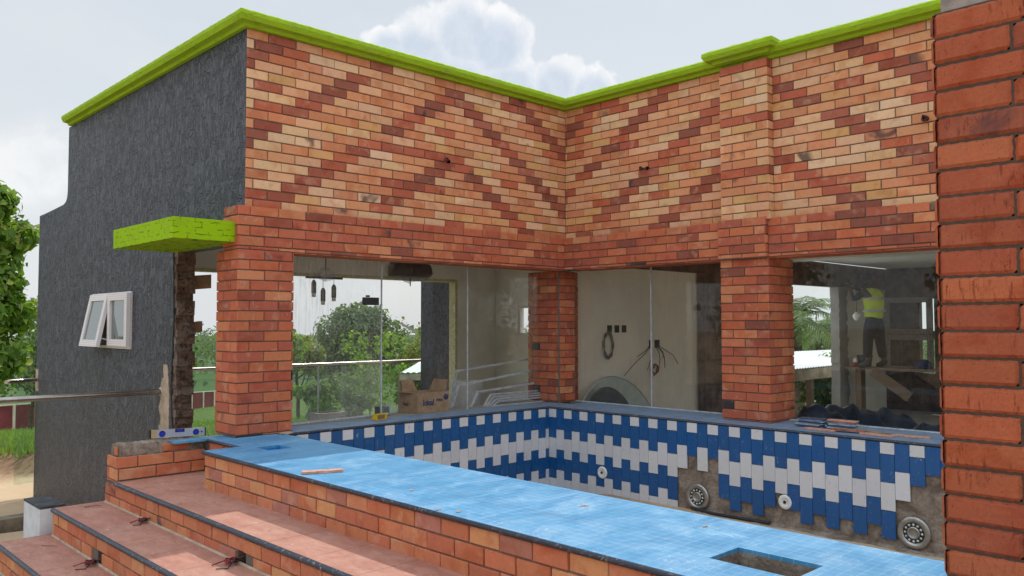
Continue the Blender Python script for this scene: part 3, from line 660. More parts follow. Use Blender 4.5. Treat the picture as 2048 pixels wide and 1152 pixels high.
MB().box((-3.43, -6.3, -.95), (-.30, -.07, -.885)).build('pool_floor_slab', M_cement, pool)
rough_sheet('pool_floor', M_cement, (-3.40, -6.3, -.868), (3.09, 0, 0), (0, 6.2, 0), 90, 160, .005, pool, (0, 0, 1), lambda u, v: .095*max(0, (u-.86)/.14)**1.3*(1 if v < .71 else .0))
# coping (wide slab with two cut-outs) made of quads around the holes
def slab_with_holes(name, mats, xs, ys, holes, z0, z1, parent, outline):
    o = MB()
    for i in range(len(xs)-1):
        for j in range(len(ys)-1):
            cx, cy = (xs[i]+xs[i+1])/2, (ys[j]+ys[j+1])/2
            if any(h[0] < cx < h[1] and h[2] < cy < h[3] for h in holes) or not outline(cx, cy): continue
            o.face([(xs[i], ys[j], z1), (xs[i+1], ys[j], z1), (xs[i+1], ys[j+1], z1), (xs[i], ys[j+1], z1)])
            for (dx, dy, e0, e1) in ((-1, 0, (xs[i], ys[j+1]), (xs[i], ys[j])), (1, 0, (xs[i+1], ys[j]), (xs[i+1], ys[j+1])), (0, -1, (xs[i], ys[j]), (xs[i+1], ys[j])), (0, 1, (xs[i+1], ys[j+1]), (xs[i], ys[j+1]))):
                ni, nj = i+dx, j+dy; inside = 0 <= ni < len(xs)-1 and 0 <= nj < len(ys)-1
                if inside:
                    nx, ny = (xs[ni]+xs[ni+1])/2, (ys[nj]+ys[nj+1])/2
                    inside = outline(nx, ny) and not any(h[0] < nx < h[1] and h[2] < ny < h[3] for h in holes)
                if not inside: o.face([(*e1, z1), (*e0, z1), (*e0, z0), (*e1, z0)])
    return o.build(name, mats, parent)
H1 = (-3.93, -3.755, -.80, -.62)
H2 = (-4.015, -3.805, -4.715, -4.372)
out = lambda x, y: (x > -4.262 and y < -.5) or (x > -3.985 and y < .17 and y >= -.5) or (y > .055 and y < .17 and x > -4.24)
slab_with_holes('coping_tiles', M_mosaic, [-4.262, -4.24, -4.015, -3.985, -3.93, -3.805, -3.755, -3.435], [-6.6, -4.715, -4.372, -.80, -.62, -.5, -.051, .055, .17], [H1, H2], -.016, .0, pool, out)
inner = lambda x, y: out(x, y) and not (H2[0]-.001 < x < H2[1]+.001 and H2[2]-.001 < y < H2[3]+.001)
# hole linings
def pit(h, d, mat, name):
    x0, x1, y0, y1 = h; o = MB(); z1 = -.016
    for a, b_, c_, d_ in (((x0, y0), (x1, y0), 0, 0), ((x1, y0), (x1, y1), 0, 0), ((x1, y1), (x0, y1), 0, 0), ((x0, y1), (x0, y0), 0, 0)):
        o.face([(*a, z1), (*b_, z1), (*b_, -d), (*a, -d)]); 
    o.face([(x0, y0, -d), (x1, y0, -d), (x1, y1, -d), (x0, y1, -d)]); return o.build(name, mat, pool)
pit(H1, .09, plain('deep_blue_lining', (.02, .17, .48), .5), 'cut_out_lining'); pit(H2, .30, M_cement, 'cut_out_lining')
# masonry under the coping: front riser bricks, pool-side cement face
o = MB()
prs = lambda u, r: col_step(u, r)
bricks(o, (-4.25, -.52, 0), (0, -1, 0), (-1, 0, 0), 6.1, -.26, -.022, colf=prs, course=.083, L=.20, u0=-.03)
bricks(o, (-4.24, -.505, 0), (1, 0, 0), (0, 1, 0), .25, -.26, -.022, colf=prs, course=.083, L=.20)
bricks(o, (-3.965, .05, 0), (0, -1, 0), (-1, 0, 0), .56, -.26, -.022, colf=prs, course=.083, L=.245)
o.build('riser_brickwork', M_brick, pool, label='brick face below the sky blue surround')
MB().box((-4.25, -6.6, -.30), (-4.012, -.52, -.017)).box((-4.012, -4.27, -.30), (-3.45, -.52, -.0165)).box((-4.012, -6.6, -.30), (-3.45, -4.685, -.0165)).box((-3.79, -4.684, -.30), (-3.45, -4.271, -.0165)).build('coping_core', M_mortar, pool) if False else None
mk = MB()
def corebox(a, b_): mk.box(a, b_)
corebox((-4.25, -6.6, -.35), (-4.017, -.52, -.017)); corebox((-4.017, -6.6, -.9), (-3.46, -4.717, -.0172)); corebox((-3.803, -4.717, -.9), (-3.46, -4.370, -.0174)); corebox((-4.017, -4.370, -.9), (-3.46, -.802, -.0176))
corebox((-3.753, -.802, -.9), (-3.46, -.618, -.0178)); corebox((-4.017, -.802, -.9), (-3.932, -.618, -.0182)); corebox((-4.017, -.618, -.9), (-3.46, -.51, -.0184)); corebox((-3.965, -.51, -.9), (-3.46, .3, -.0186))
mk.build('coping_core', M_mortar, pool)
def bull(name, pts, parent, r=.0125):
    return MB().tube(pts, r, 8).build(name, M_trim, parent)
bull('bullnose_trim', [(-4.266, -6.6, -.012), (-4.266, -.50, -.012), (-4.20, -.496, -.012)], pool)
bull('bullnose_trim', [(-3.990, -.50, -.012), (-3.990, .05, -.012)], pool, .012)

# ---------------------------------------------------------------- steps
stp = thing('brick_steps', (-4.7, -2.5, -.8), 'wide brick steps with red tile treads and dark rounded nosings', 'steps')
LV = [(-4.63, -.25, -4.25, .115), (-4.965, -.42, -4.61, .36), (-5.29, -.61, -4.95, .42), (-5.62, -.79, -5.28, .36)]
for i, (xf, z, xb, ye) in enumerate(LV[:3]):
    if i == 0:
        t = MB().box((xf+.006, -6.6, z-.016), (xb, -.515, z)).box((xf+.006, -.515, z-.016), (-3.97, ye, z))
    else: t = MB().box((xf+.006, -6.6, z-.016), (xb, ye, z))
    t.build('tread', M_tread, stp)
    bull('nosing', [(xf, -6.6, z-.014), (xf, ye-.002, z-.014)], stp, .0165)
    zn = LV[i+1][1]; o = MB()
    holes = {0: ((-.56, .11), (-1.83, .11)), 1: ((-.62, .12),), 2: ()}[i]
    sk = (lambda hs, y_e: (lambda u, zz: any(abs((y_e-u)-hy) < hw*.55 and zz < zn+.1 for hy, hw in hs)))(holes, ye+.19 if i == 0 else ye)
    y_e = .33 if i == 0 else ye
    sk = lambda u, zz, hs=holes, y_e=y_e, zn=zn: any(abs((y_e-u)-hy) < hw*.5 and zz < zn+.09 for hy, hw in hs)
    bricks(o, (xf+.012, y_e, 0), (0, -1, 0), (-1, 0, 0), y_e+6.6, zn-.01, z-.028, colf=col_step, course=.082, L=.20, u0=-.07*i, skip=sk)
    if i: bricks(o, (xf, ye-.004, 0), (1, 0, 0), (0, 1, 0), .33, zn-.02, z-.028, colf=col_step, course=.082, L=.20)
    o.build('riser_brickwork', M_brick, stp)
    MB().tube([(xf, -6.6, zn), (xf-.002, -3.3, zn+.001), (xf, y_e-.01, zn)], .011, 6).build('cement_fillet', M_patch, stp)
    segs = []; ys = sorted([h for h in holes]); cur = -6.6
    c = MB()
    for hy, hw in ys:
        c.box((xf+.012, cur, zn-.2), (xf+.10, hy-hw*.42, z-.017)); cur = hy+hw*.42; c.box((xf+.012, hy-hw*.42, zn+.082), (xf+.10, cur, z-.017))
    c.box((xf+.012, cur, zn-.2), (xf+.10, y_e-.002, z-.017)); c.box((xf+.10, -6.6, zn-.25), (xb+.02, y_e-.002, z-.0175)); c.build('riser_core', M_mortar, stp)
# last riser + end return wall
# low wall closing the top tread (under the spirit level)
lw = MB(); lw.box((-4.615, .118, -.42), (-3.985, .31, -.08)); 
o = MB(); bricks(o, (-4.62, .115, 0), (1, 0, 0), (0, -1, 0), .635, -.26, -.075, colf=col_step, course=.085, L=.26, u0=-.12); bricks(o, (-4.615, .32, 0), (0, -1, 0), (-1, 0, 0), .205, -.26, -.075, colf=col_step, course=.085, L=.12)
bricks(o, (-4.30, .13, 0), (1, 0, 0), (0, -1, 0), .20, -.075, -.012, colf=col_red, course=.085, L=.25, proj=.006); bricks(o, (-4.60, .22, 0), (0, -1, 0), (-1, 0, 0), .06, -.075, -.012, colf=col_red)
rw = o.build('end_wall_brickwork', M_brick, stp); lw.build('mortar_core', M_mortar, rw)
o = MB(); n = 26
V = []; F = []
for i in range(n+1):
    x = -4.60+(-3.99+4.60)*i/n
    for j in range(5):
        y = .125+.045*j; z = (-.08, .002, .012, .010, -.005)[j]+random.uniform(-.007, .007)-(.03*max(0, (i/n-.55)) if j else 0); V.append((x+random.uniform(-.004, .004), (.128 if j == 0 else y-.02)+random.uniform(-.004, .004), z))
for i in range(n):
    for j in range(4): q = i*5+j; F.append((q, q+1, q+6, q+5)[::-1])
V += [(-4.60, .13, -.08), (-4.60, .30, -.08)]; F.append((0, 1, 2, 3, 4, len(V)-1)); o.mesh(V, F, smooth=False); o.build('mortar_cap', M_cement, rw)

# ---------------------------------------------------------------- near brick pillar (right)
npil = thing('brick_pillar', (-3.8, -5.6, 0), 'big orange brick pillar standing closest on the right edge', 'pillar')
o = MB(); cn = lambda u, r: jit(random.choice([(.32, .086, .042), (.35, .098, .046), (.30, .080, .042), (.37, .112, .052), (.265, .076, .045)]), .06)
kw = dict(colf=cn, rough=True, joint=.0075, proj=.0075)
bricks(o, (-4.058, -5.212, 0), (0, -1, 0), (-1, 0, 0), .72, .004, 1.815, course=.0803, L=.247, u0=-.036, r0=1, off=.146, **kw)
bricks(o, (-3.60, -5.216, 0), (-1, 0, 0), (0, 1, 0), .47, .004, 1.815, course=.0803, L=.250, **kw)
o.build('brickwork', M_brick_near, npil)
gg = newmat('wet_brown_mortar'); setp(gg, Base=gg.mix(gg.noise(gg.pos, 60, 4, .6), (.045, .028, .022), (.11, .07, .05)), Roughness=.95); bump(gg, gg.noise(gg.pos, 160, 4, .6), .8, .004); M_mort2 = gg.mat
MB().box((-4.058, -5.93, 0.001), (-3.60, -5.216, 1.815)).build('mortar_core', M_mort2, npil)
o = MB().box((-4.052, -5.93, 1.816), (-3.62, -5.234, 2.6)); o.build('concrete_top', plain('bare_concrete', (.30, .26, .235), .9, var=.2, sc=9, bmp=.6, bd=.006), npil)

# ---------------------------------------------------------------- pool fittings
def pool_light(loc, label):
    t = thing('pool_light', loc, label, 'pool light', 'round steel pool lights'); x, y, z = loc; ax = (-1, 0, 0)
    MB().lathe([(.001, .0), (.118, .0), (.118, .010), (.112, .016), (.078, .019), (.076, .010), (.001, .010)], loc, ax, 48).build('flange', M_steel2, t)
    MB().lathe([(.076, .0105), (.070, .013), (.047, .013), (.046, .011)], loc, ax, 40).build('lens_ring', M_dark, t)
    MB().lathe([(.046, .011), (.045, .022), (.036, .024), (.030, .020), (.029, -.004), (.001, -.004)], loc, ax, 36).build('nozzle', M_steel2, t)
    for k in range(12):
        th = 2*math.pi*k/12; c = (x-.014, y+.060*math.cos(th), z+.060*math.sin(th))
        MB().lathe([(.0095, 0), (.0095, .003), (.006, .007), (.0005, .008)], c, ax, 12).build('led', M_led, t)
    return t
l1 = pool_light((-.352, -1.905, -.675), 'round steel light fitting left in bare cement below missing tiles')
l2 = copy_tree(l1, (-.352, -3.755, -.66), 'round steel light fitting beside the big brick pillar at the right end')
def jet(loc, label):
    t = thing('return_nozzle', loc, label, 'pool nozzle', 'white round water inlets'); ax = (-1, 0, 0)
    MB().lathe([(.001, .0), (.060, .0), (.060, .006), (.054, .011), (.030, .014), (.028, .011), (.014, .012)], loc, ax, 36).build('cover_plate', M_whitepl, t)
    MB().lathe([(.014, .012), (.013, .016), (.008, .016), (.007, .006), (.001, .006)], loc, ax, 20).build('eyeball', M_dark, t); return t
j1 = jet((-.358, -.81, -.60), 'white round inlet set among blue and white tiles near the corner')
j2 = copy_tree(j1, (-.352, -2.745, -.592), 'white round inlet on the ragged lower edge of the tiles between the two steel lights')
tag(MB().tube([(-.375, -1.85, -.775), (-.40, -2.1, -.787), (-.395, -2.35, -.783), (-.385, -2.62, -.782)], [.012, .014, .013, .016], 10).build('drain_pipe', M_dark), 'dark pipe lying along the foot of the pool wall', 'pipe')

# ---------------------------------------------------------------- small things on the surround
def slabthing(name, label, cat, c, ang, L, w_, h, mats, tilt=0., group=None, parts=None):
    c = Vector(c); a = Vector((math.cos(ang), math.sin(ang), tilt)).normalized(); b_ = Vector((-math.sin(ang), math.cos(ang), 0)); n = a.cross(b_)
    o = MB(); seg = 8; V = []; F = []
    for i in range(seg+1):
        s = -1+2*i/seg
        for (j, k) in ((-1, -1), (1, -1), (1, 1), (-1, 1)):
            V.append(c+a*(L/2*s)+b_*(w_/2*j+random.uniform(-.0015, .0015))+n*(h/2*k+random.uniform(-.0005, .0005)))
    for i in range(seg):
        for k in range(4): F.append((4*i+k, 4*i+(k+1) % 4, 4*i+4+(k+1) % 4, 4*i+4+k))
    F += [(3, 2, 1, 0), (4*seg, 4*seg+1, 4*seg+2, 4*seg+3)]
    o.mesh(V, F); return tag(o.build(name, mats), label, cat, group)
M_slip = plain('pale_brick_slip', (.56, .30, .21), .8, var=.15, sc=30); M_slipd = plain('brown_brick_slip', (.34, .13, .07), .8, var=.25, sc=20)
M_slipg = plain('grey_brick_slip', (.30, .23, .19), .85, var=.2, sc=20)
slabthing('brick_slip', 'single thin brick slip lying on the sunlit sky blue surround', 'brick slip', (-4.12, -1.82, .0085), math.radians(-24), .235, .052, .014, M_slip)
# spirit level
lv = thing('spirit_level', (-4.12, .16, 0), 'silver spirit level with blue vials on the low wall by the doorway', 'spirit level')
c = Vector((-4.155, .205, .047)); a = Vector((.99, .01, -.035)).normalized(); b_ = Vector((0, 1, 0)); n = Vector((0, 0, 1)); Lh = .205
body = MB().obox(c, a*Lh, b_*.011, n*.030); bd = body.build('body', plain('satin_aluminium', (.50, .50, .56), .35, .5, var=.04), lv)
for sx in (-1, 1): MB().obox(c+a*(Lh+.004)*sx, a*.0045, b_*.012, n*.031).build('end_cap', M_rubber, lv)
MB().obox(c-a*(Lh-.018), a*.017, b_*.0118, n*.0302).build('label_band', plain('gold_label', (.45, .33, .16), .5), lv)
for sx in (-.60, .66):
    v = MB().lathe([(.023, 0), (.023, .004), (.019, .005), (.018, .001)], c+a*(Lh*sx)-b_*.0112, (0, -1, 0), 24).build('vial_ring', M_rubber, lv)
    MB().lathe([(.0185, .0015), (.001, .0015)], c+a*(Lh*sx)-b_*.0112, (0, -1, 0), 20).build('vial', plain('blue_vial', (.02, .04, .5), .2), v)
MB().obox(c+a*.01+n*.018-b_*.0115, a*.036, b_*.001, n*.0125).build('vial_window', M_rubber, lv); MB().obox(c+a*.01+n*.019-b_*.0125, a*.024, b_*.0012, n*.007).build('vial', plain('blue_vial', (.02, .04, .5), .2), lv)
MB().lathe([(.007, .001), (.001, .001)], c+a*(Lh*.88)-b_*.0112, (0, -1, 0), 16).build('hang_hole', M_rubber, lv)
# stacks of tiles on the sill
zz = .0
def stackpiece(kind, i, x, y, z, ang, group, label):
    if kind == 'blue': m = M_stk[i % 3]; L, w_, h = .215, .105, .0085
    else: m = (M_slipd, M_slipg, M_slip)[i % 3]; L, w_, h = .235, .07, .010
    slabthing('loose_tile' if kind == 'blue' else 'brick_slip', label, 'tile' if kind == 'blue' else 'brick slip', (x, y, z+h/2), ang, L, w_, h, m, group=group)
    return h+.0007
M_stk = [plain('blue_tile_edge', (.14, .22, .36), .35, var=.2, sc=20), plain('dark_tile_back', (.06, .07, .10), .7, var=.3, sc=25), plain('pale_tile_edge', (.38, .42, .47), .45, var=.15, sc=25)]
ordn = ['bottom', 'second', 'third', 'fourth', 'fifth', 'sixth', 'seventh', 'top']
z = .001
for i in range(8): z += stackpiece('blue', i, -.03+random.uniform(-.012, .012), -2.83+random.uniform(-.02, .02), z, math.radians(90+random.uniform(-9, 9)), 'stacked blue tiles on the sill', f'{ordn[i]} blue tile of the left hand tile stack on the sill' if i else 'lowest blue tile of the left hand tile stack on the sill')
z = .001
for i in range(6): z += stackpiece('blue', i+1, -.02+random.uniform(-.01, .01), -3.09+random.uniform(-.012, .012), z, math.radians(90+random.uniform(-7, 7)), 'stacked tiles under the brick slips', ('lowest', 'second', 'third', 'fourth', 'fifth', 'uppermost')[i]+' dark tile under the two brick slips on the sill')
for i in range(2): z += stackpiece('slip', 2 if i else 0, -.02, -3.08-.01*i, z, math.radians(88+4*i), 'brick slips piled on tiles', ('lower', 'topmost')[i]+' brick slip lying on the right hand tile stack')
for k, (x, y, an, m, lb) in enumerate([(-.20, -2.98, 84, M_slip, 'pale brick slip lying in front of the two tile stacks'), (-.16, -3.20, 94, M_slipd, 'dark brown brick slip right of the tile stacks'), (-.03, -3.34, 86, M_slipg, 'grey brick slip lying near the glass'), (-.20, -3.44, 80, M_slip, 'pale brick slip near the sill edge, second from the big pillar'), (-.10, -3.66, 96, M_slip, 'long pale brick slip closest to the big pillar')]):
    slabthing('brick_slip', lb, 'brick slip', (x, y, .007+(.010 if k in (1,) else 0)), math.radians(an), .26, .07, .011, m, group='brick slips lying along the sill')

# ---------------------------------------------------------------- wiring pigtails
def curl(o, c, r, turns, n=26, wob=.3, axis=None):
    c = Vector(c); a = Vector(axis or (0, 0, 1)).normalized(); u = a.orthogonal().normalized(); v = a.cross(u); pts = []
    for i in range(n*turns):
        th = 2*math.pi*i/n; rr = r*(1+wob*math.sin(i*.37)); pts.append(c+u*rr*math.cos(th)+v*rr*.7*math.sin(th)+a*(.004*math.sin(i*.9)+.0012*i/n*4))
    return pts
def floor_pigtail(loc, label, s=1.):
    t = thing('wire_bundle', loc, label, 'wires', 'wire bundles coming out of the steps'); x, y, z = loc
    MB().tube([(x+.10, y, z+.035), (x+.04, y+.01, z+.03)]+[p for p in curl(None, (x-.035, y+.02, z+.012), .028*s, 3)]+[(x-.10*s, y+.05, z+.004)], .0035, 6).build('red_wire', M_wirer, t)
    MB().tube([(x+.10, y-.01, z+.045), (x+.03, y-.015, z+.035)]+[p for p in curl(None, (x-.03, y+.0, z+.016), .024*s, 2)]+[(x-.07*s, y-.05*s, z+.004), (x-.11*s, y-.03, z+.004)], .003, 6).build('black_wire', M_wireb, t)
floor_pigtail((-4.64, -.545, -.418), 'red and black wire bundle curled on the second tread near the low wall')
floor_pigtail((-4.64, -1.83, -.418), 'red and black wires trailing onto the sunlit tread', 1.25)
floor_pigtail((-4.975, -.62, -.608), 'round coil of red wire on the lowest visible tread', 1.2)
def wall_pigtail(loc, n, label, big=0, rad=.018):
    t = thing('wall_wire', loc, label, 'wires', 'cable ends sticking out of the brick walls'); p = Vector(loc); n = Vector(n).normalized(); s = n.cross(Vector((0, 0, 1)))
    h = MB(); c = p+s*(-.055 if not big else 0); ang = [random.uniform(.7, 1.15) for _ in range(9)]
    h.face([c+n*.0145+s*(.028*ang[k]*math.cos(k*.698))+Vector((0, 0, .02*ang[k]*math.sin(k*.698))) for k in range(9)][::1]); h.face([c+n*.0145+s*(.028*ang[k]*math.cos(k*.698))+Vector((0, 0, .02*ang[k]*math.sin(k*.698))) for k in range(9)][::-1])
    h.build('wall_box_hole', M_dark, t)
    pts = [c+n*.01, c+n*.03+s*.02]+curl(None, p+n*.035, rad, 3, axis=n+s*.4)+[p+n*.05+Vector((0, 0, -.03))]
    MB().tube(pts, .0042, 6).build('red_wire', M_wirer, t); MB().tube([q+n*.004+Vector((0, 0, .004)) for q in pts[:-8]], .0035, 6).build('black_wire', M_wireb, t)
wall_pigtail((-1.74, -.012, 2.435), (0, -1, 0), 'small red wire end on the brick wall left of the corner')
wall_pigtail((-.012, -1.08, 2.43), (-1, 0, 0), 'red wire end beside a dark hole right of the corner')
wall_pigtail((-.012, -3.79, 2.448), (-1, 0, 0), 'cable end curling out by the big pillar', 1, .022)

# ---------------------------------------------------------------- things behind the glass, room A
bx = thing('cardboard_box', (-1.6, .36, 0), 'open cardboard box with blue printing behind the glass', 'box')
U_ = Vector((1, .02, 0)).normalized(); V_ = Vector((-.12, 1, 0)).normalized(); c0 = Vector((-1.80, .30, .0)); wd, dp, ht = .40, .26, .20
o = MB(); t_ = .003
for (p0, a_, l_) in ((c0, U_, wd), (c0+V_*dp, U_, wd), (c0, V_, dp), (c0+U_*wd, V_, dp)):
    nn = Vector((a_.y, -a_.x, 0)); o.obox(p0+a_*(l_/2)+Vector((0, 0, ht/2)), a_*(l_/2), nn*t_, Vector((0, 0, ht/2)))
o.obox(c0+U_*(wd/2)+V_*(dp/2)+Vector((0, 0, .004)), U_*(wd/2), V_*(dp/2), Vector((0, 0, .003))); o.build('carton', M_card, bx)
for (p0, a_, l_, d_) in ((c0+V_*dp+Vector((0, 0, ht)), U_, .19, Vector((0, .05, .11))), (c0+U_*wd+Vector((0, 0, ht)), V_, .24, Vector((.035, 0, .11))), (c0+Vector((0, 0, ht)), V_, .24, Vector((-.13, 0, .012))), (c0+U_*.02+V_*dp+Vector((0, 0, ht)), U_, .0, Vector((0, 0, .01)))):
    if l_ == 0: continue
    f = MB(); q = p0+a_*.04; d2 = d_; nn = a_.cross(d2).normalized()*.0015
    f.mesh([q-nn, q+a_*l_-nn, q+a_*(l_-.03)+d2-nn, q+a_*.02+d2-nn, q+nn, q+a_*l_+nn, q+a_*(l_-.03)+d2+nn, q+a_*.02+d2+nn], [(0, 1, 2, 3), (7, 6, 5, 4), (0, 4, 5, 1), (1, 5, 6, 2), (2, 6, 7, 3), (3, 7, 4, 0)]); f.build('flap', M_card, bx)
def text(body, loc, rx, size, mat, parent, name='lettering', ex=.0006, shear=0., sp=1.):
    cu = bpy.data.curves.new(name, 'FONT'); cu.body = body; cu.size = size; cu.extrude = ex; cu.shear = shear; cu.space_character = sp; cu.offset = .0012
    o = bpy.data.objects.new(name, cu); COL.objects.link(o); cu.materials.append(mat)
    bpy.context.view_layer.update(); me = bpy.data.meshes.new_from_object(o.evaluated_get(bpy.context.evaluated_depsgraph_get())); bpy.data.objects.remove(o)
    ob = bpy.data.objects.new(name, me); COL.objects.link(ob); ob.parent = parent; ob.location = Vector(loc)-parent.location; ob.rotation_euler = rx; return ob
fr = (math.pi/2, 0, .02)
text('Ideal', c0+U_*.055+Vector((0, -.006, .075)), fr, .085, M_ink, bx, shear=.15, sp=.9); text('Milky', c0+U_*.215+Vector((0, -.006, .108)), fr, .040, M_ink, bx, shear=.3) if False else None
text('White', c0+U_*.225+Vector((0, -.006, .108)), fr, .034, M_ink, bx, shear=.3); text('Choice', c0+U_*.215+Vector((0, -.006, .078)), fr, .034, M_ink, bx, shear=.3) if False else None
MB().lathe([(.030, 0), (.030, .001), (.001, .001)], c0+U_*.355+Vector((0, -.004, .145)), (0, -1, 0), 24).build('printed_seal', M_ink, bx)
text('Ideal', c0+V_*.20+Vector((-.006, 0, .075)), (math.pi/2, 0, -math.pi/2-.12), .05, plain('brown_ink', (.08, .05, .04), .8), bx)
# sponge, tray, plastic bag
sg = thing('sponge_block', (-2.34, .15, 0), 'yellow sponge float lying on the sill behind the first seam', 'sponge')
MB().obox((-2.34, .16, .028), (.062, .012, 0), (-.008, .03, 0), (0, 0, .026)).build('sponge', M_yel, sg); MB().obox((-2.345, .128, .03), (.045, .009, 0), (-.0006, .003, 0), (0, 0, .018)).build('handle', M_brownp, sg)
def blob(c, r, seed, n=14, sq=.6):
    rnd = random.Random(seed); V = []; F = []; m = 9
    ph = [rnd.uniform(0, 6) for _ in range(8)]
    for i in range(m+1):
        th = math.pi*i/m
        for k in range(n):
            f_ = 2*math.pi*k/n; rr = 1+.22*math.sin(3*f_+ph[0]+2*th)+.16*math.sin(5*f_+ph[1])*math.sin(2*th+ph[2])+.1*rnd.uniform(-1, 1)
            V.append((c[0]+r*rr*math.sin(th)*math.cos(f_), c[1]+r*.6*rr*math.sin(th)*math.sin(f_), c[2]+r*sq*(1+math.cos(th)*rr)))
    for i in range(m):
        for k in range(n): F.append((i*n+k, i*n+(k+1) % n, (i+1)*n+(k+1) % n, (i+1)*n+k))
    return V, F
V, F = blob((-2.06, .40, 0), .09, 3); o = MB(); o.mesh(V, F, smooth=True); tag(o.build('plastic_bag', M_film), 'crumpled clear plastic bag left of the cardboard box', 'bag')
o = MB().box((-2.16, .40, .0), (-2.15, .50, .075)).box((-2.16, .40, .075), (-2.06, .50, .085)).box((-2.07, .40, 0), (-2.06, .50, .075)); tag(o.build('black_bracket', M_dark), 'small black bracket standing behind the middle glass seam', 'bracket')
o = MB().tube([(-3.2, .31, .012), (-2.3, .36, .02)], .010, 8).tube([(-3.1, .38, .012), (-2.2, .42, .016)], .008, 8); tag(MB().tube([(-3.2, .31, .012), (-2.1, .36, .022)], .011, 8).build('metal_strip', M_alu), 'pale metal strip lying along the inside of the glass', 'metal strip')
# leaning aluminium frames
def lean_frame(x0, x1, y, z0, zt0, slope, label, w_=.022):
    t = thing('aluminium_screen', ((x0+x1)/2, y, z0), label, 'screen frame', 'aluminium frames leaning behind the glass'); o = MB()
    a = (x0-.13, y, z0); b_ = (x0, y+.03, zt0); c_ = (x1, y+.03, zt0+slope*(x1-x0)); d_ = (x1, y, z0)
    for p, q in ((a, b_), (b_, c_), (c_, d_), (a, d_)):
        p, q = Vector(p), Vector(q); d = (q-p); n = Vector((0, 1, 0)); s = d.normalized().cross(n)
        o.obox((p+q)/2, d/2+d.normalized()*w_*.4, n*.012, s*w_*.5); o.obox((p+q)/2-n*.014+s*w_*.1, d/2*.98, n*.003, s*w_*.12)
    o.build('frame_profile', M_alu, t)
lean_frame(-.93, .35, .72, -.10, .36, .085, 'tallest grey metal frame leaning behind the inner brick pillar')
lean_frame(-1.05, .30, .55, -.03, .22, .10, 'second grey metal frame, starting right of the cardboard box')
lean_frame(-.86, .30, .46, -.03, .145, .06, 'third grey metal frame from the top of the leaning set')
for k in range(4): lean_frame(-.72+.02*k, .30, .40-.02*k, 0.0, .115-.024*k, .0, ('uppermost', 'second', 'third', 'lowest')[k]+' of the flat stacked grey metal frames by the inner pillar', .014)
tag(MB().lathe([(.001, -.75), (.16, -.75), (.19, .18), (.20, .19), (.17, .20), (.001, .20)], (-.30, 1.3, 0), (0, 0, 1), 28).build('plastic_drum', M_whitepl), 'pale round drum on the floor behind the leaning frames', 'drum')
# sill inside room A
MB().box((-3.33, .262, -.80), (-.03, .60, -.002)).build('inner_sill', M_greyw, bld)
# ceiling lamp + wrapped ceiling fitting
lp = thing('pendant_lamp', (-2.1, 1.5, 1.9), 'pendant lamp with three cylinder shades on a bar under the lintel', 'lamp')
MB().box((-2.33, 1.485, 1.345), (-1.90, 1.515, 1.368)).tube([(-2.1, 1.5, 1.36), (-2.1, 1.5, 1.9)], .006).build('bar', M_dark, lp)
for x, zt in ((-2.24, 1.33), (-2.13, 1.25), (-2.00, 1.29)):
    s = MB().lathe([(.001, 0), (.012, 0), (.026, -.03), (.026, -.14), (.024, -.14), (.024, -.03)], (x, 1.5, zt), (0, 0, 1), 16).build('lamp_shade', plain('smoked_shade', (.16, .15, .14), .3), lp)
    MB().tube([(x, 1.5, zt), (x, 1.5, 1.35)], .003, 5).build('lamp_cord', M_dark, s); MB().lathe([(.022, -.135), (.022, -.175), (.001, -.18)], (x, 1.5, zt), (0, 0, 1), 12).build('bulb', M_whitepl, s)
V, F = blob((-2.1, 1.5, 1.33), .11, 9, sq=.55); o = MB(); o.mesh(V, F, smooth=True); o.build('plastic_wrap', M_film, lp)
ac = thing('ceiling_fitting', (-1.0, 1.5, 1.9), 'dark ceiling fitting wrapped in clear plastic under the beam', 'ceiling fitting')
MB().lathe([(.001, 0), (.22, 0), (.25, -.05), (.25, -.15), (.20, -.17), (.001, -.17)], (-1.0, 1.5, 1.57), (0, 0, 1), 28).box((-1.12, 1.24, 1.43), (-.88, 1.27, 1.50)).tube([(-1., 1.5, 1.56), (-1., 1.5, 1.9)], .02).build('housing', plain('dark_brown_plastic', (.05, .038, .034), .5), ac)
V, F = blob((-1.0, 1.5, 1.37), .29, 5, 18, .38); o = MB(); o.mesh(V, F, smooth=True); o.build('plastic_wrap', M_film, ac); MB().tube([(-1.03, 1.45, 1.40), (-1.03, 1.45, 1.30)], .006).build('cord', M_dark, ac)
# ---------------------------------------------------------------- room B wall fittings
for i, x in enumerate((1.08, 1.22, 1.36)):
    tag(MB().box((x-.042, .262, .76), (x+.042, .2695, .85)).box((x-.012, .256, .78), (x+.02, .262, .83)).build('socket_box', M_dark), ('left', 'middle', 'right')[i]+' one of three dark socket boxes above the coiled cable', 'socket box', 'three socket boxes in a row')
cc = MB(); pts = []
for i in range(90): th = i*.27; rr = 1+.10*math.sin(i*.9); pts.append((1.03+.085*rr*math.cos(th), .245+.006*math.sin(i), .61+.15*rr*math.sin(th)))
pts = [(1.10, .258, .79), (1.07, .25, .75)]+pts; cc.tube(pts, .0085, 6); tag(cc.build('cable_coil', M_wireg), 'grey cable coil hanging on the beige wall', 'cable')
sb = thing('wall_socket', (2.05, .26, .6), 'pair of wall boxes with black wires splayed out below', 'socket')
MB().box((1.87, .262, .56), (1.93, .2695, .66)).box((1.99, .262, .56), (2.09, .2695, .66)).build('box', M_dark, sb)
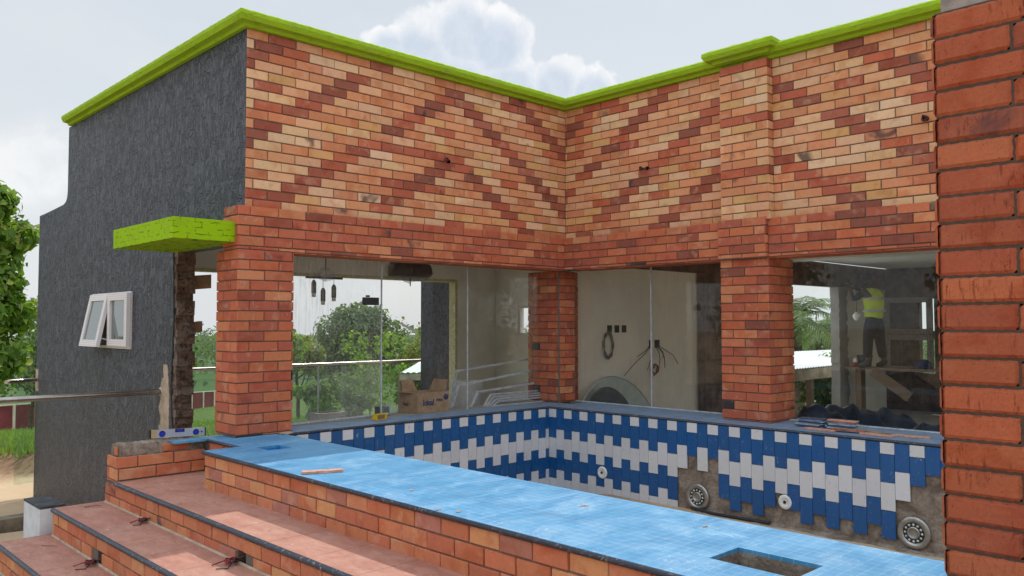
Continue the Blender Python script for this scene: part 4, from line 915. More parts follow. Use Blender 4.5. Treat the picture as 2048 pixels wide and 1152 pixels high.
for (dx, dz, s) in ((-.55, -.35, 1.86), (-.30, -.12, 1.88), (-.12, -.30, 1.9), (.02, -.32, 2.0), (.13, -.28, 2.03), (.38, -.24, 2.07), (.10, -.16, 2.02)):
    a_ = Vector((s, .262, .58)); MB().tube([a_, a_+Vector((dx*.25, -.05, dz*.25)), a_+Vector((dx*.6, -.06, dz*.5)), a_+Vector((dx, -.03, dz))], .0045, 6).build('wire', M_wireb, sb)
tag(MB().tube(curl(None, (1.93, .22, .28), .07, 3, axis=(0, 1, 0)), .007, 6).build('wire_knot', M_wirer), 'small knot of dark red wire hanging below the wall boxes', 'wires')

# ---------------------------------------------------------------- worker on the plank
plk = thing('work_platform', (7.6, -.7, -.75), 'rough plank platform on timber props inside the right hand room', 'platform')
MB().box((7.40, -2.1, .085), (7.80, .21, .118)).build('plank', M_wood, plk)
for y in (.02, -1.9): MB().box((7.50, y-.05, -.75), (7.68, y+.05, .084)).build('prop', M_wood, plk)
MB().obox((7.45, -.55, -.14), (0, -.30, -.21), (.02, 0, 0), (0, .05, -.07)).build('brace', M_wood, plk)
per = thing('person', (7.55, -.25, .12), 'worker in yellow vest and dark trousers reaching up from the plank', 'person')
def skinbody(name, verts, edges, radii, mat, parent, sub=2, root=0):
    me = bpy.data.meshes.new(name); me.from_pydata(verts, edges, []); ob = bpy.data.objects.new(name, me); COL.objects.link(ob); ob.parent = parent
    sk = ob.modifiers.new('skin', 'SKIN'); sk.use_smooth_shade = True
    for i, r_ in enumerate(radii): me.skin_vertices[0].data[i].radius = r_ if isinstance(r_, tuple) else (r_, r_); me.skin_vertices[0].data[i].use_root = (i == root)
    s_ = ob.modifiers.new('sub', 'SUBSURF'); s_.levels = sub; s_.render_levels = sub; me.materials.append(mat); return ob
# local frame: person faces -y/+x side; local origin between the feet. forward f, side s
f_ = Vector((.35, .94, 0)).normalized(); s_ = Vector((.94, -.35, 0)).normalized()   # facing the rear wall, back to the viewer
def L_(s, f, z): return tuple(s_*s+f_*f+Vector((0, 0, z*.94)))
bv = [L_(0, 0, .86), L_(0, .0, 1.0), L_(0, -.02, 1.18), L_(0, .01, 1.34), L_(0, .06, 1.44), L_(0, .10, 1.52), L_(0, .12, 1.62),
      L_(-.10, 0, .80), L_(-.15, .0, .45), L_(-.18, -.02, .08), L_(-.20, .10, .03), L_(-.20, .17, .02),
      L_(.10, 0, .80), L_(.15, .02, .45), L_(.20, -.02, .08), L_(.22, .10, .03), L_(.22, .17, .02),
      L_(-.19, .04, 1.36), L_(-.30, .16, 1.22), L_(-.33, .20, 1.44), L_(-.34, .20, 1.50),
      L_(.18, .04, 1.37), L_(.14, .26, 1.34), L_(-.12, .30, 1.45), L_(-.18, .30, 1.47)]
be = [(0, 1), (1, 2), (2, 3), (3, 4), (4, 5), (5, 6), (0, 7), (7, 8), (8, 9), (9, 10), (10, 11), (0, 12), (12, 13), (13, 14), (14, 15), (15, 16), (3, 17), (17, 18), (18, 19), (19, 20), (3, 21), (21, 22), (22, 23), (23, 24)]
br_ = [.135, .13, .14, .13, .055, .085, .08, .085, .062, .045, .042, .03, .085, .062, .045, .042, .03, .065, .042, .032, .030, .065, .042, .032, .030]
pb = skinbody('body', bv, be, br_, M_skin, per)
# clothing shells follow the limbs
skinbody('trousers', [bv[0], L_(0, 0, .95)]+[bv[i] for i in (7, 8)]+[L_(-.175, -.01, .14)]+[bv[i] for i in (12, 13)]+[L_(.19, -.01, .14)], [(0, 1), (0, 2), (2, 3), (3, 4), (0, 5), (5, 6), (6, 7)], [.15, .145, .115, .085, .075, .115, .085, .075], M_trous, per)
skinbody('vest', [L_(0, 0, .84), bv[1], bv[2], bv[3], L_(0, .03, 1.40), L_(-.15, .03, 1.36), L_(.15, .03, 1.36)], [(0, 1), (1, 2), (2, 3), (3, 4), (3, 5), (3, 6)], [.175, .165, .17, .155, .085, .08, .08], M_vest, per)
o = MB(); pz = per.location
for z_, r_ in ((.96, .182), (1.17, .176)): o.lathe([(r_*1.0, -.022), (r_*1.03, 0), (r_*1.0, .022)], pz+Vector((0, 0, z_)), (0, 0, 1), 24)
o.build('reflective_band', M_silver, per)
skinbody('sleeve', [bv[17], bv[18], L_(-.31, .18, 1.30)], [(0, 1), (1, 2)], [.075, .055, .045], M_shirt, per); skinbody('sleeve', [bv[21], bv[22], L_(.05, .28, 1.38)], [(0, 1), (1, 2)], [.075, .055, .045], M_shirt, per)
skinbody('cap', [L_(0, .10, 1.60), L_(0, .12, 1.67), L_(0, .22, 1.63)], [(0, 1), (1, 2)], [.10, .07, .05], M_shirt, per)
for sx in (-1, 1):
    base = Vector(bv[20] if sx < 0 else bv[24])
    for k in range(5):
        d0 = Vector((0, 0, 1)) if sx < 0 else (s_*-1); sp_ = (s_ if sx < 0 else Vector((0, 0, 1)))
        off_ = sp_*(.020*(k-1.7)); ln = (.055, .07, .075, .068, .05)[k]
        a0 = base+off_; a1 = a0+d0*ln*.6+off_*(.8 if k == 0 else .15); a2 = a1+d0*ln*.35+f_*.015
        skinbody('finger', [tuple(a0), tuple(a1), tuple(a2)], [(0, 1), (1, 2)], [.010, .009, .007], M_skin, pb, 1)
for sx in (-1, 1):
    b0, b1, b2 = (9, 10, 11) if sx < 0 else (14, 15, 16)
    skinbody('boot', [tuple(Vector(bv[b0])+Vector((0, 0, .07))), bv[b0], bv[b1], bv[b2]], [(0, 1), (1, 2), (2, 3)], [.056, .062, .055, .042], plain('work_boot', (.03, .04, .045), .7), per)
# bulb on a cord, can, bucket, cap
bb = thing('hanging_bulb', (7.2, -.22, 1.5), 'white bulb holder hanging on a cord left of the worker', 'bulb'); MB().tube([(7.2, -.105, 1.50), (7.2, -.105, 1.03)], .006, 6).build('cord', M_dark, bb); MB().lathe([(.001, .08), (.035, .07), (.062, .03), (.06, -.02), (.03, -.06), (.001, -.065)], (7.2, -.105, .98), (0, 0, 1), 20).build('bulb', M_whitepl, bb)
cn_ = thing('paint_can', (7.5, -.10, .118), 'small red and white can on the left end of the plank', 'can'); MB().lathe([(.001, 0), (.040, 0), (.040, .08)], (7.5, .06, .118), (0, 0, 1), 18).build('can_body', plain('red_print', (.45, .04, .05), .4), cn_); MB().lathe([(.040, .08), (.040, .12), (.02, .15), (.001, .15)], (7.5, .06, .118), (0, 0, 1), 18).build('can_lid', M_whitepl, cn_)
tag(MB().lathe([(.001, 0), (.10, 0), (.13, .20), (.125, .20), (.10, .01), (.001, .01)], (7.6, -.06, .119), (0, 0, 1), 22).build('bucket', M_dark), 'dark bucket standing on the plank at the worker\'s left foot', 'bucket')
cp = MB().lathe([(.13, 0), (.135, .03), (.12, .10), (.07, .145), (.001, .155)], (7.6, -1.02, .119), (0, 0, 1), 24).obox((7.52, -.90, .13), (.05, .02, 0), (-.03, .07, 0), (0, 0, .006)); tag(cp.build('blue_cap', M_capm), 'blue cap lying on the plank right of the worker', 'cap')
# two masked window frames stacked against the block wall
for i, (z0, lb) in enumerate(((-.03, 'lower masked window frame standing against the brown block wall'), (.665, 'upper masked window frame stacked on the lower one'))):
    t = thing('loose_window', (9.2, -.2, z0), lb, 'window', 'masked window frames in the right hand room')
    o = MB(); sash(o, (9.19, .24, z0), (0, -1, 0), (0, 0, 1), (1, 0, 0), .86, .685, .10, .06); o.build('frame', plain('printed_film_grey', (.30, .28, .27), .6, var=.3, sc=60), t); MB().box((9.22, -.52, z0+.1), (9.224, .14, z0+.585)).build('pane', M_glass, t)

# ---------------------------------------------------------------- railings
hr = thing('handrail', (-4.5, 1.634, .25), 'brushed steel handrail running out from the black wall to the left', 'handrail')
MB().tube([(-3.735, 1.634, .252), (-7.6, 1.634, .262)], .0245, 16).build('rail_tube', M_steel, hr); MB().lathe([(.024, .0), (.040, .0), (.040, .008), (.0245, .008)], (-3.742, 1.634, .252), (-1, 0, 0), 20).build('wall_flange', M_steel, hr)
MB().box((-7.5, 1.61, -1.2), (-7.45, 1.66, .24)).build('post', M_steel, hr)
rs = thing('handrail_stub', (-4.0, 5.6, .16), 'short steel handrail end fixed to the far edge of the black wall', 'handrail')
MB().tube([(-3.745, 5.70, .165), (-4.05, 5.68, .16), (-4.12, 5.55, .16)], .025, 14).build('rail_tube', M_steel, rs)
MB().box((-3.96, 5.79, -1.15), (-3.74, 5.80, .10)).build('glass_panel', M_glassr, rs)
tr_ = thing('terrace_railing', (-.8, 5.2, -.75), 'glass panelled terrace railing with steel top rail seen through the window', 'railing')
MB().tube([(-3.57, 5.2, .243), (2.4, 5.2, .243)], .025, 14).build('top_rail', M_steel, tr_)
for k in range(5):
    x0 = -3.5+k*1.18
    MB().box((x0, 5.195, -.70), (x0+1.15, 5.205, .19)).build('glass_panel', M_glassr, tr_); MB().tube([(x0-.015, 5.2, -.75), (x0-.015, 5.2, .23)], .012, 10).build('post', M_alu, tr_)
pb_ = MB(); 
for a, b_ in (((-.21, 4.78, -.75), (-.16, 5.10, -.47)), ((.22, 4.78, -.75), (.27, 5.10, -.47)), ((-.16, 4.78, -.75), (.22, 4.83, -.472)), ((-.16, 5.05, -.75), (.22, 5.10, -.472))): pb_.box(a, b_)
tag(pb_.build('concrete_planter', M_greyw), 'hollow grey concrete block box on the terrace floor', 'planter')
# wooden boards poking past the torn wall end
for z0, z1, x1, lb in ((1.20, 1.33, -3.36, 'upper brown board end sticking out past the torn wall edge'), (.79, .89, -3.44, 'lower brown board end sticking out past the torn wall edge')):
    tag(MB().obox(((-3.56+x1)/2, 1.50, (z0+z1)/2), ((x1+3.56)/2, 0, .01), (0, .05, 0), (0, 0, (z1-z0)/2)).build('board_end', M_card), lb, 'board', 'board ends at the torn wall')
# whitewashed block at the foot of the wall
wb = thing('concrete_block', (-4.95, .6, -.9), 'whitewashed upright block with dark top beside the steps', 'block')
MB().box((-5.03, .425, -1.8), (-4.87, .84, -.432)).build('block_body', M_whitewash, wb); MB().box((-5.032, .423, -.431), (-4.868, .842, -.416)).build('block_top', M_blktop, wb)

# ---------------------------------------------------------------- terrain
CX, CY = -6.0, -6.0
def drop(r):
    pts = [(0, -.79), (7.6, -.80), (8.2, -1.65), (10.7, -1.65), (11, -1.32), (13.6, -1.33), (14.3, -1.06), (57, -5.5), (80, -6.9), (125, -9.6), (200, -13), (600, -22), (3000, -40)]
    for (a, za), (b_, zb) in zip(pts, pts[1:]):
        if r <= b_: return za+(zb-za)*(r-a)/(b_-a)
    return -40
def gz(x, y):
    r = math.hypot(x-CX, y-CY); th = math.atan2(y-CY, x-CX); z = drop(r)
    back = max(0, -math.cos(th-math.radians(46)))   # behind the camera the plot stays level
    z = z*(1-min(1, back*1.5))+(-.80)*min(1, back*1.5)
    return z
radii = [0, 2, 4, 6, 7, 7.6, 8.2, 9, 10, 10.7, 11, 12, 13, 13.4, 13.6, 13.8, 14.0, 14.3, 15, 17, 20, 24, 30, 38, 49, 60, 80, 118, 160, 220, 320, 500, 800, 1400, 3000]
NA = 144; V = []; F = []
for r in radii:
    for k in range(NA):
        th = 2*math.pi*k/NA; x, y = CX+r*math.cos(th), CY+r*math.sin(th); z = gz(x, y)+(random.uniform(-.03, .03) if 13.3 < r < 14.5 else 0)+(random.uniform(-.5, .5) if r > 100 else 0)
        V.append((x, y, z))
for i in range(len(radii)-1):
    for k in range(NA): F.append((i*NA+k, (i+1)*NA+k, (i+1)*NA+(k+1) % NA, i*NA+(k+1) % NA))
gg = newmat('site_ground'); p = gg.pos
rr = gg.vm('DISTANCE', gg.vm('MULTIPLY', p, (1, 1, 0)), (CX, CY, 0.), out='Value')
n = gg.noise(p, .9, 6, .65); rn = gg.m('ADD', rr, gg.m('MULTIPLY', gg.m('SUBTRACT', n, .5), 1.6))
sand = gg.mix(gg.noise(p, 1.6, 6, .65), (.42, .30, .18), (.60, .45, .30)); dirt = gg.mix(gg.noise(p, 6, 6, .75), (.11, .055, .03), (.38, .25, .16))
grs = gg.mix(gg.ss(gg.noise(p, 2.5, 6, .75), .3, .7), (.05, .085, .02), (.14, .19, .05)); far = gg.mix(gg.noise(p, .05, 5, .6), (.045, .085, .03), (.10, .15, .06))
c = gg.mix(gg.ss(rn, 13.2, 13.8), sand, dirt); c = gg.mix(gg.ss(rn, 14.5, 15.0), c, grs); c = gg.mix(gg.ss(rr, 60, 160), c, far)
# the plot behind the camera stays bare
sx = gg.n('ShaderNodeSeparateXYZ'); gg.L(p, sx.inputs[0]); bkm = gg.ss(gg.m('ADD', sx.outputs[0], sx.outputs[1]), -13, -18)
c = gg.mix(bkm, c, sand)
setp(gg, Base=c, Roughness=.95, Spec=.1); bump(gg, gg.noise(p, 9, 7, .7), .6, .03)
o = MB(); o.mesh(V, F, smooth=True); tag(o.build('ground', gg.mat), kind='structure')
# low retaining edge left of the block
rt_ = thing('retaining_wall', (-5.1, 4.4, -1.6), 'low stained retaining edge holding the sand beyond the white block', 'retaining wall')
MB().box((-8.5, 4.35, -1.8), (-3.76, 4.55, -1.27)).build('wall', plain('stained_concrete', (.20, .165, .12), .95, var=.3, sc=5, bmp=.6, bd=.01), rt_)
ps = MB()
for i in range(12): ps.box((-5.475+random.uniform(-.006, .004), -.34, -.60+i*.075), (-5.433+random.uniform(-.004, .006), -.29, -.525+i*.075)) if False else None
# ---------------------------------------------------------------- trees
def leafmat(name, lo, hi, yel=None):
    gg = newmat(name); at = gg.n('ShaderNodeAttribute', _attribute_name='col')
    c = gg.mix(at.outputs['Fac'], lo, hi) if False else None
    sp_ = gg.n('ShaderNodeSeparateColor'); gg.L(at.outputs['Color'], sp_.inputs[0])
    c = gg.mix(sp_.outputs[0], lo, hi); c = gg.mix(sp_.outputs[1], c, yel or hi)
    setp(gg, Base=c, Roughness=.5, Spec=.35)
    tl_ = gg.n('ShaderNodeBsdfTranslucent'); gg.L(gg.mix(1., c, (1.3, 1.5, .6), 'MULTIPLY'), tl_.inputs[0]); ms = gg.n('ShaderNodeMixShader'); ms.inputs[0].default_value = .45
    gg.L(gg.bs.outputs[0], ms.inputs[1]); gg.L(tl_.outputs[0], ms.inputs[2]); gg.L(ms.outputs[0], gg.out.inputs[0]); return gg.mat
LM = {'broad': leafmat('broad_leaves', (.065, .14, .02), (.24, .36, .055), (.52, .50, .13)), 'dense': leafmat('dense_leaves', (.06, .10, .045), (.17, .235, .10), (.28, .30, .12)),
      'yellow': leafmat('yellow_green_leaves', (.09, .13, .035), (.27, .31, .08), (.45, .42, .12)), 'far': leafmat('far_leaves', (.07, .11, .06), (.13, .18, .09), (.16, .19, .10)), 'palm': leafmat('palm_leaves', (.04, .09, .02), (.11, .19, .05), (.25, .26, .10))}
def leaves(blobs_, n, size, seed, elong=1.7, yel=.1, hollow=.55):
    R = np.random.default_rng(seed); B = np.array([b_[:3] for b_ in blobs_], float); RR = np.array([b_[3] for b_ in blobs_]); P = RR**2/np.sum(RR**2)
    idx = R.choice(len(B), n, p=P); d = R.normal(size=(n, 3)); d /= np.linalg.norm(d, axis=1)[:, None]
    rad = RR[idx]*(hollow+(1-hollow)*R.random(n)**.6)*(1+.12*R.normal(size=n)); pos = B[idx]+d*rad[:, None]*np.array([1, 1, .85])
    nrm = d+R.normal(size=(n, 3))*.55+np.array([0, 0, .35]); nrm /= np.linalg.norm(nrm, axis=1)[:, None]
    t = np.cross(nrm, R.normal(size=(n, 3))); t /= np.linalg.norm(t, axis=1)[:, None]; b_ = np.cross(nrm, t)
    s = size*(.55+.9*R.random(n))[:, None]; lw_ = s/elong
    v0 = pos-t*s*.5; v1 = pos-b_*lw_*.5+nrm*s*.06; v2 = pos+t*s*.5-np.array([0, 0, 1])*s*.18; v3 = pos+b_*lw_*.5+nrm*s*.06
    return np.stack([v0, v1, v2, v3], 1), R.random(n), (R.random(n) < yel)*R.random(n)
def tree(name, label, cat, x, y, h, blobs_, n, size, mat, seed, group=None, zb=None, trunk=.12, elong=1.7, yel=.1, hollow=.55, limbs=4):
    zb = gz(x, y) if zb is None else zb; t = thing(name, (x, y, zb), label, cat, group); rnd = random.Random(seed)
    BB = [(b_[0], b_[1], zb+b_[2]*h, b_[3]) for b_ in blobs_]
    q, r1, y1 = leaves([(x+b_[0], y+b_[1], b_[2], b_[3]) for b_ in BB], n, size, seed, elong, yel, hollow)
    me = bpy.data.meshes.new('crown'); v = q.reshape(-1, 3)-np.array([x, y, zb]); me.from_pydata(v.tolist(), [], np.arange(len(v)).reshape(-1, 4).tolist())
    ca = me.color_attributes.new('col', 'FLOAT_COLOR', 'CORNER'); arr = np.zeros((len(v), 4), np.float32); arr[:, 3] = 1; arr[:, 0] = np.repeat(r1, 4); arr[:, 1] = np.repeat(y1, 4); ca.data.foreach_set('color', arr.ravel()); me.materials.append(LM[mat])
    o = bpy.data.objects.new('crown', me); COL.objects.link(o); o.parent = t
    tk = MB(); top = Vector((x+BB[0][0]*.4, y+BB[0][1]*.4, BB[0][2])); pts = [Vector((x, y, zb-.2)).lerp(top, k/6)+Vector((rnd.uniform(-.06, .06)*h*.15, rnd.uniform(-.06, .06)*h*.15, 0)) for k in range(7)]; tk.tube(pts, [trunk*(1-.11*k) for k in range(7)], 8)
    for b_ in BB[:limbs+3]:
        s0 = pts[rnd.choice((2, 3, 4))]; e = Vector((x+b_[0], y+b_[1], b_[2])); m_ = s0.lerp(e, .5)+Vector((0, 0, -.06*h)); tk.tube([s0, m_, e], [trunk*.45, trunk*.3, trunk*.1], 6)
    tk.build('trunk', M_bark, t); return t
def rb(seed, n, rx, z0, z1, r0, r1):
    rnd = random.Random(seed); return [(rnd.uniform(-rx, rx)*math.cos(a_), rnd.uniform(-rx, rx)*math.sin(a_), rnd.uniform(z0, z1), rnd.uniform(r0, r1)) for a_ in [rnd.uniform(0, 6.28) for _ in range(n)]]
tree('broadleaf_tree', 'big leafy tree with pale flower sprays left of the black wall', 'tree', -3.35, 12.9, 6.0, [(-.3, 0, .70, .9), (.45, -.1, .80, .55), (.62, .1, .62, .5), (.5, 0, .45, .65), (-.5, .2, .45, .9), (.1, -.2, .55, .8), (-.6, 0, .76, .6), (.70, 0, .30, .55), (0, 0, .26, .9), (.85, -.1, .54, .32), (-.9, .1, .60, .8), (.95, -.1, .70, .42), (1.0, 0, .44, .45), (.4, -.2, .80, .45)], 9500, .18, 'broad', 3, trunk=.13, elong=1.5, yel=.14)
tree('dense_tree', 'tall dark green tree rising above the rest behind the terrace rail', 'tree', 18.6, 32.2, 6.3, [(0, 0, .78, 1.5), (-1.0, .8, .74, 1.2), (1.1, -.9, .72, 1.2), (0, 0, .6, 1.9), (-.6, .5, .88, .8), (.7, -.5, .87, .8), (-1.5, 1.2, .5, 1.3), (1.6, -1.3, .48, 1.3), (0, 0, .42, 1.4), (.1, 0, .93, .6)], 9000, .24, 'dense', 5, trunk=.28, yel=.05)
for i, (x, y, h, rx, mt, lb, nn) in enumerate([
    (12.4, 27.6, 4.6, 1.2, 'yellow', 'yellow green bush left of the tall dark tree', 3600), (10.2, 26.5, 4.2, 1.2, 'broad', 'bright green bush showing beside the corner pillar through the glass', 3000),
    (20.5, 27.0, 5.3, 1.8, 'yellow', 'light green bushy tree right of the tall dark tree', 4200), (22.4, 26.2, 5.3, 1.7, 'dense', 'bushy tree behind the wooden pole', 3600), (18.4, 25.4, 3.0, 1.2, 'dense', 'low dark bush under the tall tree', 2400),
    (4.6, 40.0, 6.6, 2.2, 'dense', 'round dark tree seen through the doorway', 3000), (9.0, 52.0, 9.0, 2.6, 'dense', 'far bluish tree seen through the doorway', 2500)]):
    tree('bushy_tree', lb, 'tree', x, y, h, rb(20+i, 9, rx, .28 if i > 1 else .52, .88, rx*(.38 if i > 1 else .32), rx*(.62 if i > 1 else .5)), nn, .20, mt, 40+i, group='bushy trees beyond the terrace', trunk=.10, yel=.3 if mt == 'yellow' else .1, limbs=2)
for i, (x, y, h, rx, mt, lb) in enumerate([(2.2, 9.0, 1.10, .42, 'broad', 'leafy shrub nearest the terrace railing on the left of the window'), (3.3, 9.4, 1.0, .45, 'dense', 'leafy shrub in the middle just outside the terrace railing'), (4.9, 9.2, 1.35, .55, 'broad', 'leafy shrub outside the railing behind the cardboard box'),
                                           (5.8, 12.2, 2.6, .8, 'broad', 'larger shrub outside the railing beside the white sheet roof'), (1.5, 10.6, .85, .38, 'yellow', 'small pale shrub outside the railing beside the corner pillar'), (4.1, 11.2, 1.4, .6, 'dense', 'shrub behind the middle railing post')]):
    tree('garden_shrub', lb, 'shrub', x, y, h, rb(60+i, 9, rx, .25, .88, rx*.35, rx*.6), 1500, .10, mt, 80+i, group='shrubs outside the terrace railing', trunk=.025, limbs=3, elong=1.4)
# distant woods as one mass
R = np.random.default_rng(11); bl = []
for k in range(330):
    th = math.radians(R.uniform(2, 92)); r = R.uniform(130, 420)*(1 if k % 3 else 1.8); x, y = CX+r*math.cos(th), CY+r*math.sin(th); hh = R.uniform(4.5, 9)*(1+r/500); bl.append((x, y, gz(x, y)+hh*.55, hh*.62))
q, r1, y1 = leaves(bl, 30000, 1.5, 12, 1.3, .05, .7)
me = bpy.data.meshes.new('distant_woods'); v = q.reshape(-1, 3); me.from_pydata(v.tolist(), [], np.arange(len(v)).reshape(-1, 4).tolist()); ca = me.color_attributes.new('col', 'FLOAT_COLOR', 'CORNER'); arr = np.zeros((len(v), 4), np.float32); arr[:, 3] = 1; arr[:, 0] = np.repeat(r1, 4); ca.data.foreach_set('color', arr.ravel()); me.materials.append(LM['far'])
o = bpy.data.objects.new('distant_woods', me); COL.objects.link(o); tag(o, 'hazy line of distant woods on the horizon', 'woods', kind='stuff')
# palms
def palm(x, y, zc, R_, n, label, seed):
    zb = gz(x, y); t = thing('palm_tree', (x, y, zb), label, 'palm', 'palms behind the right hand room'); rnd = random.Random(seed)
    MB().tube([(x, y, zb-.2), (x+.1, y, zb+(zc-zb)*.5), (x, y, zc)], [.2, .16, .15], 10).build('trunk', M_bark, t); o = MB()
    for k in range(n):
        a_ = 2*math.pi*k/n*2.4+rnd.uniform(-.2, .2); el = rnd.uniform(.05, 1.25); L = R_*rnd.uniform(.8, 1.15); d = Vector((math.cos(a_), math.sin(a_), 0)); side = Vector((-d.y, d.x, 0)); pts = []
        for i in range(15):
            s = i/14; pts.append(Vector((x, y, zc))+d*(L*s*math.cos(el*(1-s*.3)))+Vector((0, 0, L*(math.sin(el)*s-(.55+.35*math.cos(el))*s*s*.9))))
        o.tube(pts, [.022*(1-.85*i/14) for i in range(15)], 5, (.5, .5, 0), cap=False)
        for i in range(1, 14):
            for q_ in (0, .5):
                for sg_ in (-1, 1):
                    b_ = pts[i].lerp(pts[i+1], q_) if i < 14 else pts[i]; tn = (pts[i+1]-pts[i]).normalized() if i < 14 else d; ll = L*.30*math.sin(math.pi*(.12+.85*i/14))*rnd.uniform(.8, 1.1)
                    e = b_+side*sg_*ll*.75+tn*ll*.55+Vector((0, 0, -ll*rnd.uniform(.2, .55))); w2 = tn*.022; m_ = b_.lerp(e, .5)+Vector((0, 0, ll*.06))
                    c_ = (rnd.random(), rnd.random()*.3, 0); o.mesh([b_-w2, b_+w2, m_+w2, m_-w2, e], [(0, 1, 2, 3), (3, 2, 4)], c_)
    o.build('fronds', LM['palm'], t)
palm(17.6, 6.3, .95, 2.0, 24, 'feathery palm left in the opening above the white roof', 1); palm(22.6, 7.2, .45, 1.9, 22, 'lower palm right of the first, partly behind the raw column', 2)
tree('bushy_tree', 'dark tree filling the gap behind the two palms', 'tree', 27.0, 9.8, 5.2, rb(99, 8, 2.2, .3, .75, .9, 1.4), 3200, .28, 'dense', 98, group='bushy trees beyond the terrace')
tree('garden_shrub', 'dark green shrub under the white roof edge in the opening', 'shrub', 10.6, 1.9, 2.2, rb(101, 8, .9, .25, .8, .4, .6), 1800, .12, 'dense', 97, group='shrubs outside the terrace railing')
# ---------------------------------------------------------------- neighbouring structures
sh = thing('open_shed', (9.5, 2.5, -1.5), 'low shed with white corrugated sheet roof beyond the right hand room', 'shed')
o = MB(); N0 = 60; a0, a1 = Vector((4.6, .75, .075)), Vector((10.6, .75, .105)); b0, b1 = Vector((6.6, 4.2, .15)), Vector((15.5, 4.2, .13))
V = []; F = []
for i in range(N0*2+1):
    s = i/(N0*2); w_ = .012*(1 if i % 2 else -1); V += [a0.lerp(a1, s)+Vector((0, 0, w_)), b0.lerp(b1, s)+Vector((0, 0, w_))]
for i in range(N0*2): F.append((2*i, 2*i+2, 2*i+3, 2*i+1))
o.mesh(V, F); o.build('roof_sheet', M_roofw, sh)
MB().obox((a0+a1)/2+Vector((0, .02, -.12)), (a1-a0)/2, (0, .015, 0), (0, 0, .095)).build('fascia', M_fascia, sh)
for x in (4.8, 7.4, 10.2): MB().box((x-.05, .80, gz(x, .8)-.2), (x+.05, .90, .0)).build('post', M_wood, sh)
for x in (7.5, 13.5): MB().box((x-.05, 4.0, gz(x, 4.)-.2), (x+.05, 4.1, .1)).build('post', M_wood, sh)
s2 = thing('white_roof_shed', (5.0, 9.5, -1.5), 'white sheet roofed shed seen beside the dark terrace pillar', 'shed')
o = MB(); a0, a1, b0, b1 = Vector((4.05, 8.6, -.20)), Vector((7.0, 6.2, -.17)), Vector((6.4, 10.6, .03)), Vector((9.4, 8.2, .05)); V = []; F = []
for i in range(61):
    s = i/60; w_ = .012*(1 if i % 2 else -1); V += [a0.lerp(a1, s)+Vector((0, 0, w_)), b0.lerp(b1, s)+Vector((0, 0, w_))]
for i in range(60): F.append((2*i, 2*i+2, 2*i+3, 2*i+1))
o.mesh(V, F); o.build('roof_sheet', M_roofw, s2); d = (a1-a0)
MB().obox((a0+a1)/2+Vector((.02, .02, -.10)), d/2, (.012, .015, 0), (0, 0, .07)).build('fascia', M_fascia, s2)
for p_ in (a0, a1, b0, b1): MB().box((p_.x+.1, p_.y+.1, gz(p_.x, p_.y)-.2), (p_.x+.18, p_.y+.18, p_.z-.04)).build('post', M_wood, s2)
hs = thing('distant_house', (20, 10.6, -3), 'pinkish house with ribbed roof glimpsed between dark column and pillar', 'house')
MB().box((18.6, 10.3, gz(20, 11)-.5), (20.6, 13.0, .45)).build('wall', plain('pale_orange_wall', (.50, .33, .24), .85, sc=1), hs)
o = MB(); prism(o, [(9.9, .44), (13.3, .44), (11.6, 1.45)], 18.3, 20.9); o.build('roof', plain('pink_metal_roof', (.45, .33, .30), .5, var=.25, sc=8), hs)
h2 = thing('distant_house', (34, 15, -4), 'cream house wall glimpsed through the palm fronds', 'house')
MB().box((33.0, 11.2, gz(34, 13)-.5), (35.5, 14.2, .2)).build('wall', M_cream, h2); o = MB(); prism(o, [(10.9, .19), (14.5, .19), (12.7, .75)], 32.7, 35.8); o.build('roof', plain('tan_metal_roof', (.42, .33, .24), .5), h2)
up_ = thing('utility_pole', (11.94, 17.62, gz(12, 17.6)), 'weathered wooden pole with looped wires by the dark terrace pillar', 'pole')
MB().tube([(11.94, 17.62, gz(12, 17.6)-.2), (11.96, 17.6, 1.22)], [.085, .07], 10).build('pole_shaft', plain('grey_wood', (.18, .155, .13), .9, var=.25, sc=5), up_)
MB().tube([(11.98, 17.58, 1.15), (12.25, 17.35, .95), (12.28, 17.3, .6), (12.1, 17.5, .45), (12.22, 17.3, .75), (12.05, 17.52, 1.05)], .012, 6).build('wire_loop', M_wireg, up_)
MB().obox((11.4, 18.1, .72), (.22, -.2, -.18), (.02, .02, 0), (.02, -.02, .03)).build('side_arm', M_greyw, up_)
# boundary wall, maroon panels between cream posts
fw_ = thing('boundary_wall', (15, 55, -6), 'long maroon boundary wall with cream posts and coping across the lawn', 'wall')
P0, P1 = Vector((-6.0, 41.0, 0)), Vector((62.0, 103.0, 0)); d = P1-P0; L = d.length; u = d.normalized(); nn = Vector((u.y, -u.x, 0)); n = int(L/2.45); pn = MB(); cpg = MB()
for k in range(n):
    a_ = P0+u*(k*2.45); b_ = P0+u*((k+1)*2.45); za = gz(a_.x, a_.y); zb = gz(b_.x, b_.y); zm = (za+zb)/2; sl = (zb-za)/2
    pn.obox((a_+b_)/2+Vector((0, 0, zm+.55)), u*1.225+Vector((0, 0, sl)), nn*.06, Vector((0, 0, .95))); cpg.obox((a_+b_)/2+Vector((0, 0, zm+1.53)), u*1.225+Vector((0, 0, sl)), nn*.10, Vector((0, 0, .035)))
pn.build('wall_panels', M_maroon, fw_); cpg.build('wall_coping', M_cream, fw_)
for k in range(min(n, 45)):
    a_ = P0+u*(k*2.45); za = gz(a_.x, a_.y); MB().obox(a_+nn*.07+Vector((0, 0, za+.55)), u*.11, nn*.05, Vector((0, 0, .96))).build('post', M_cream, fw_)
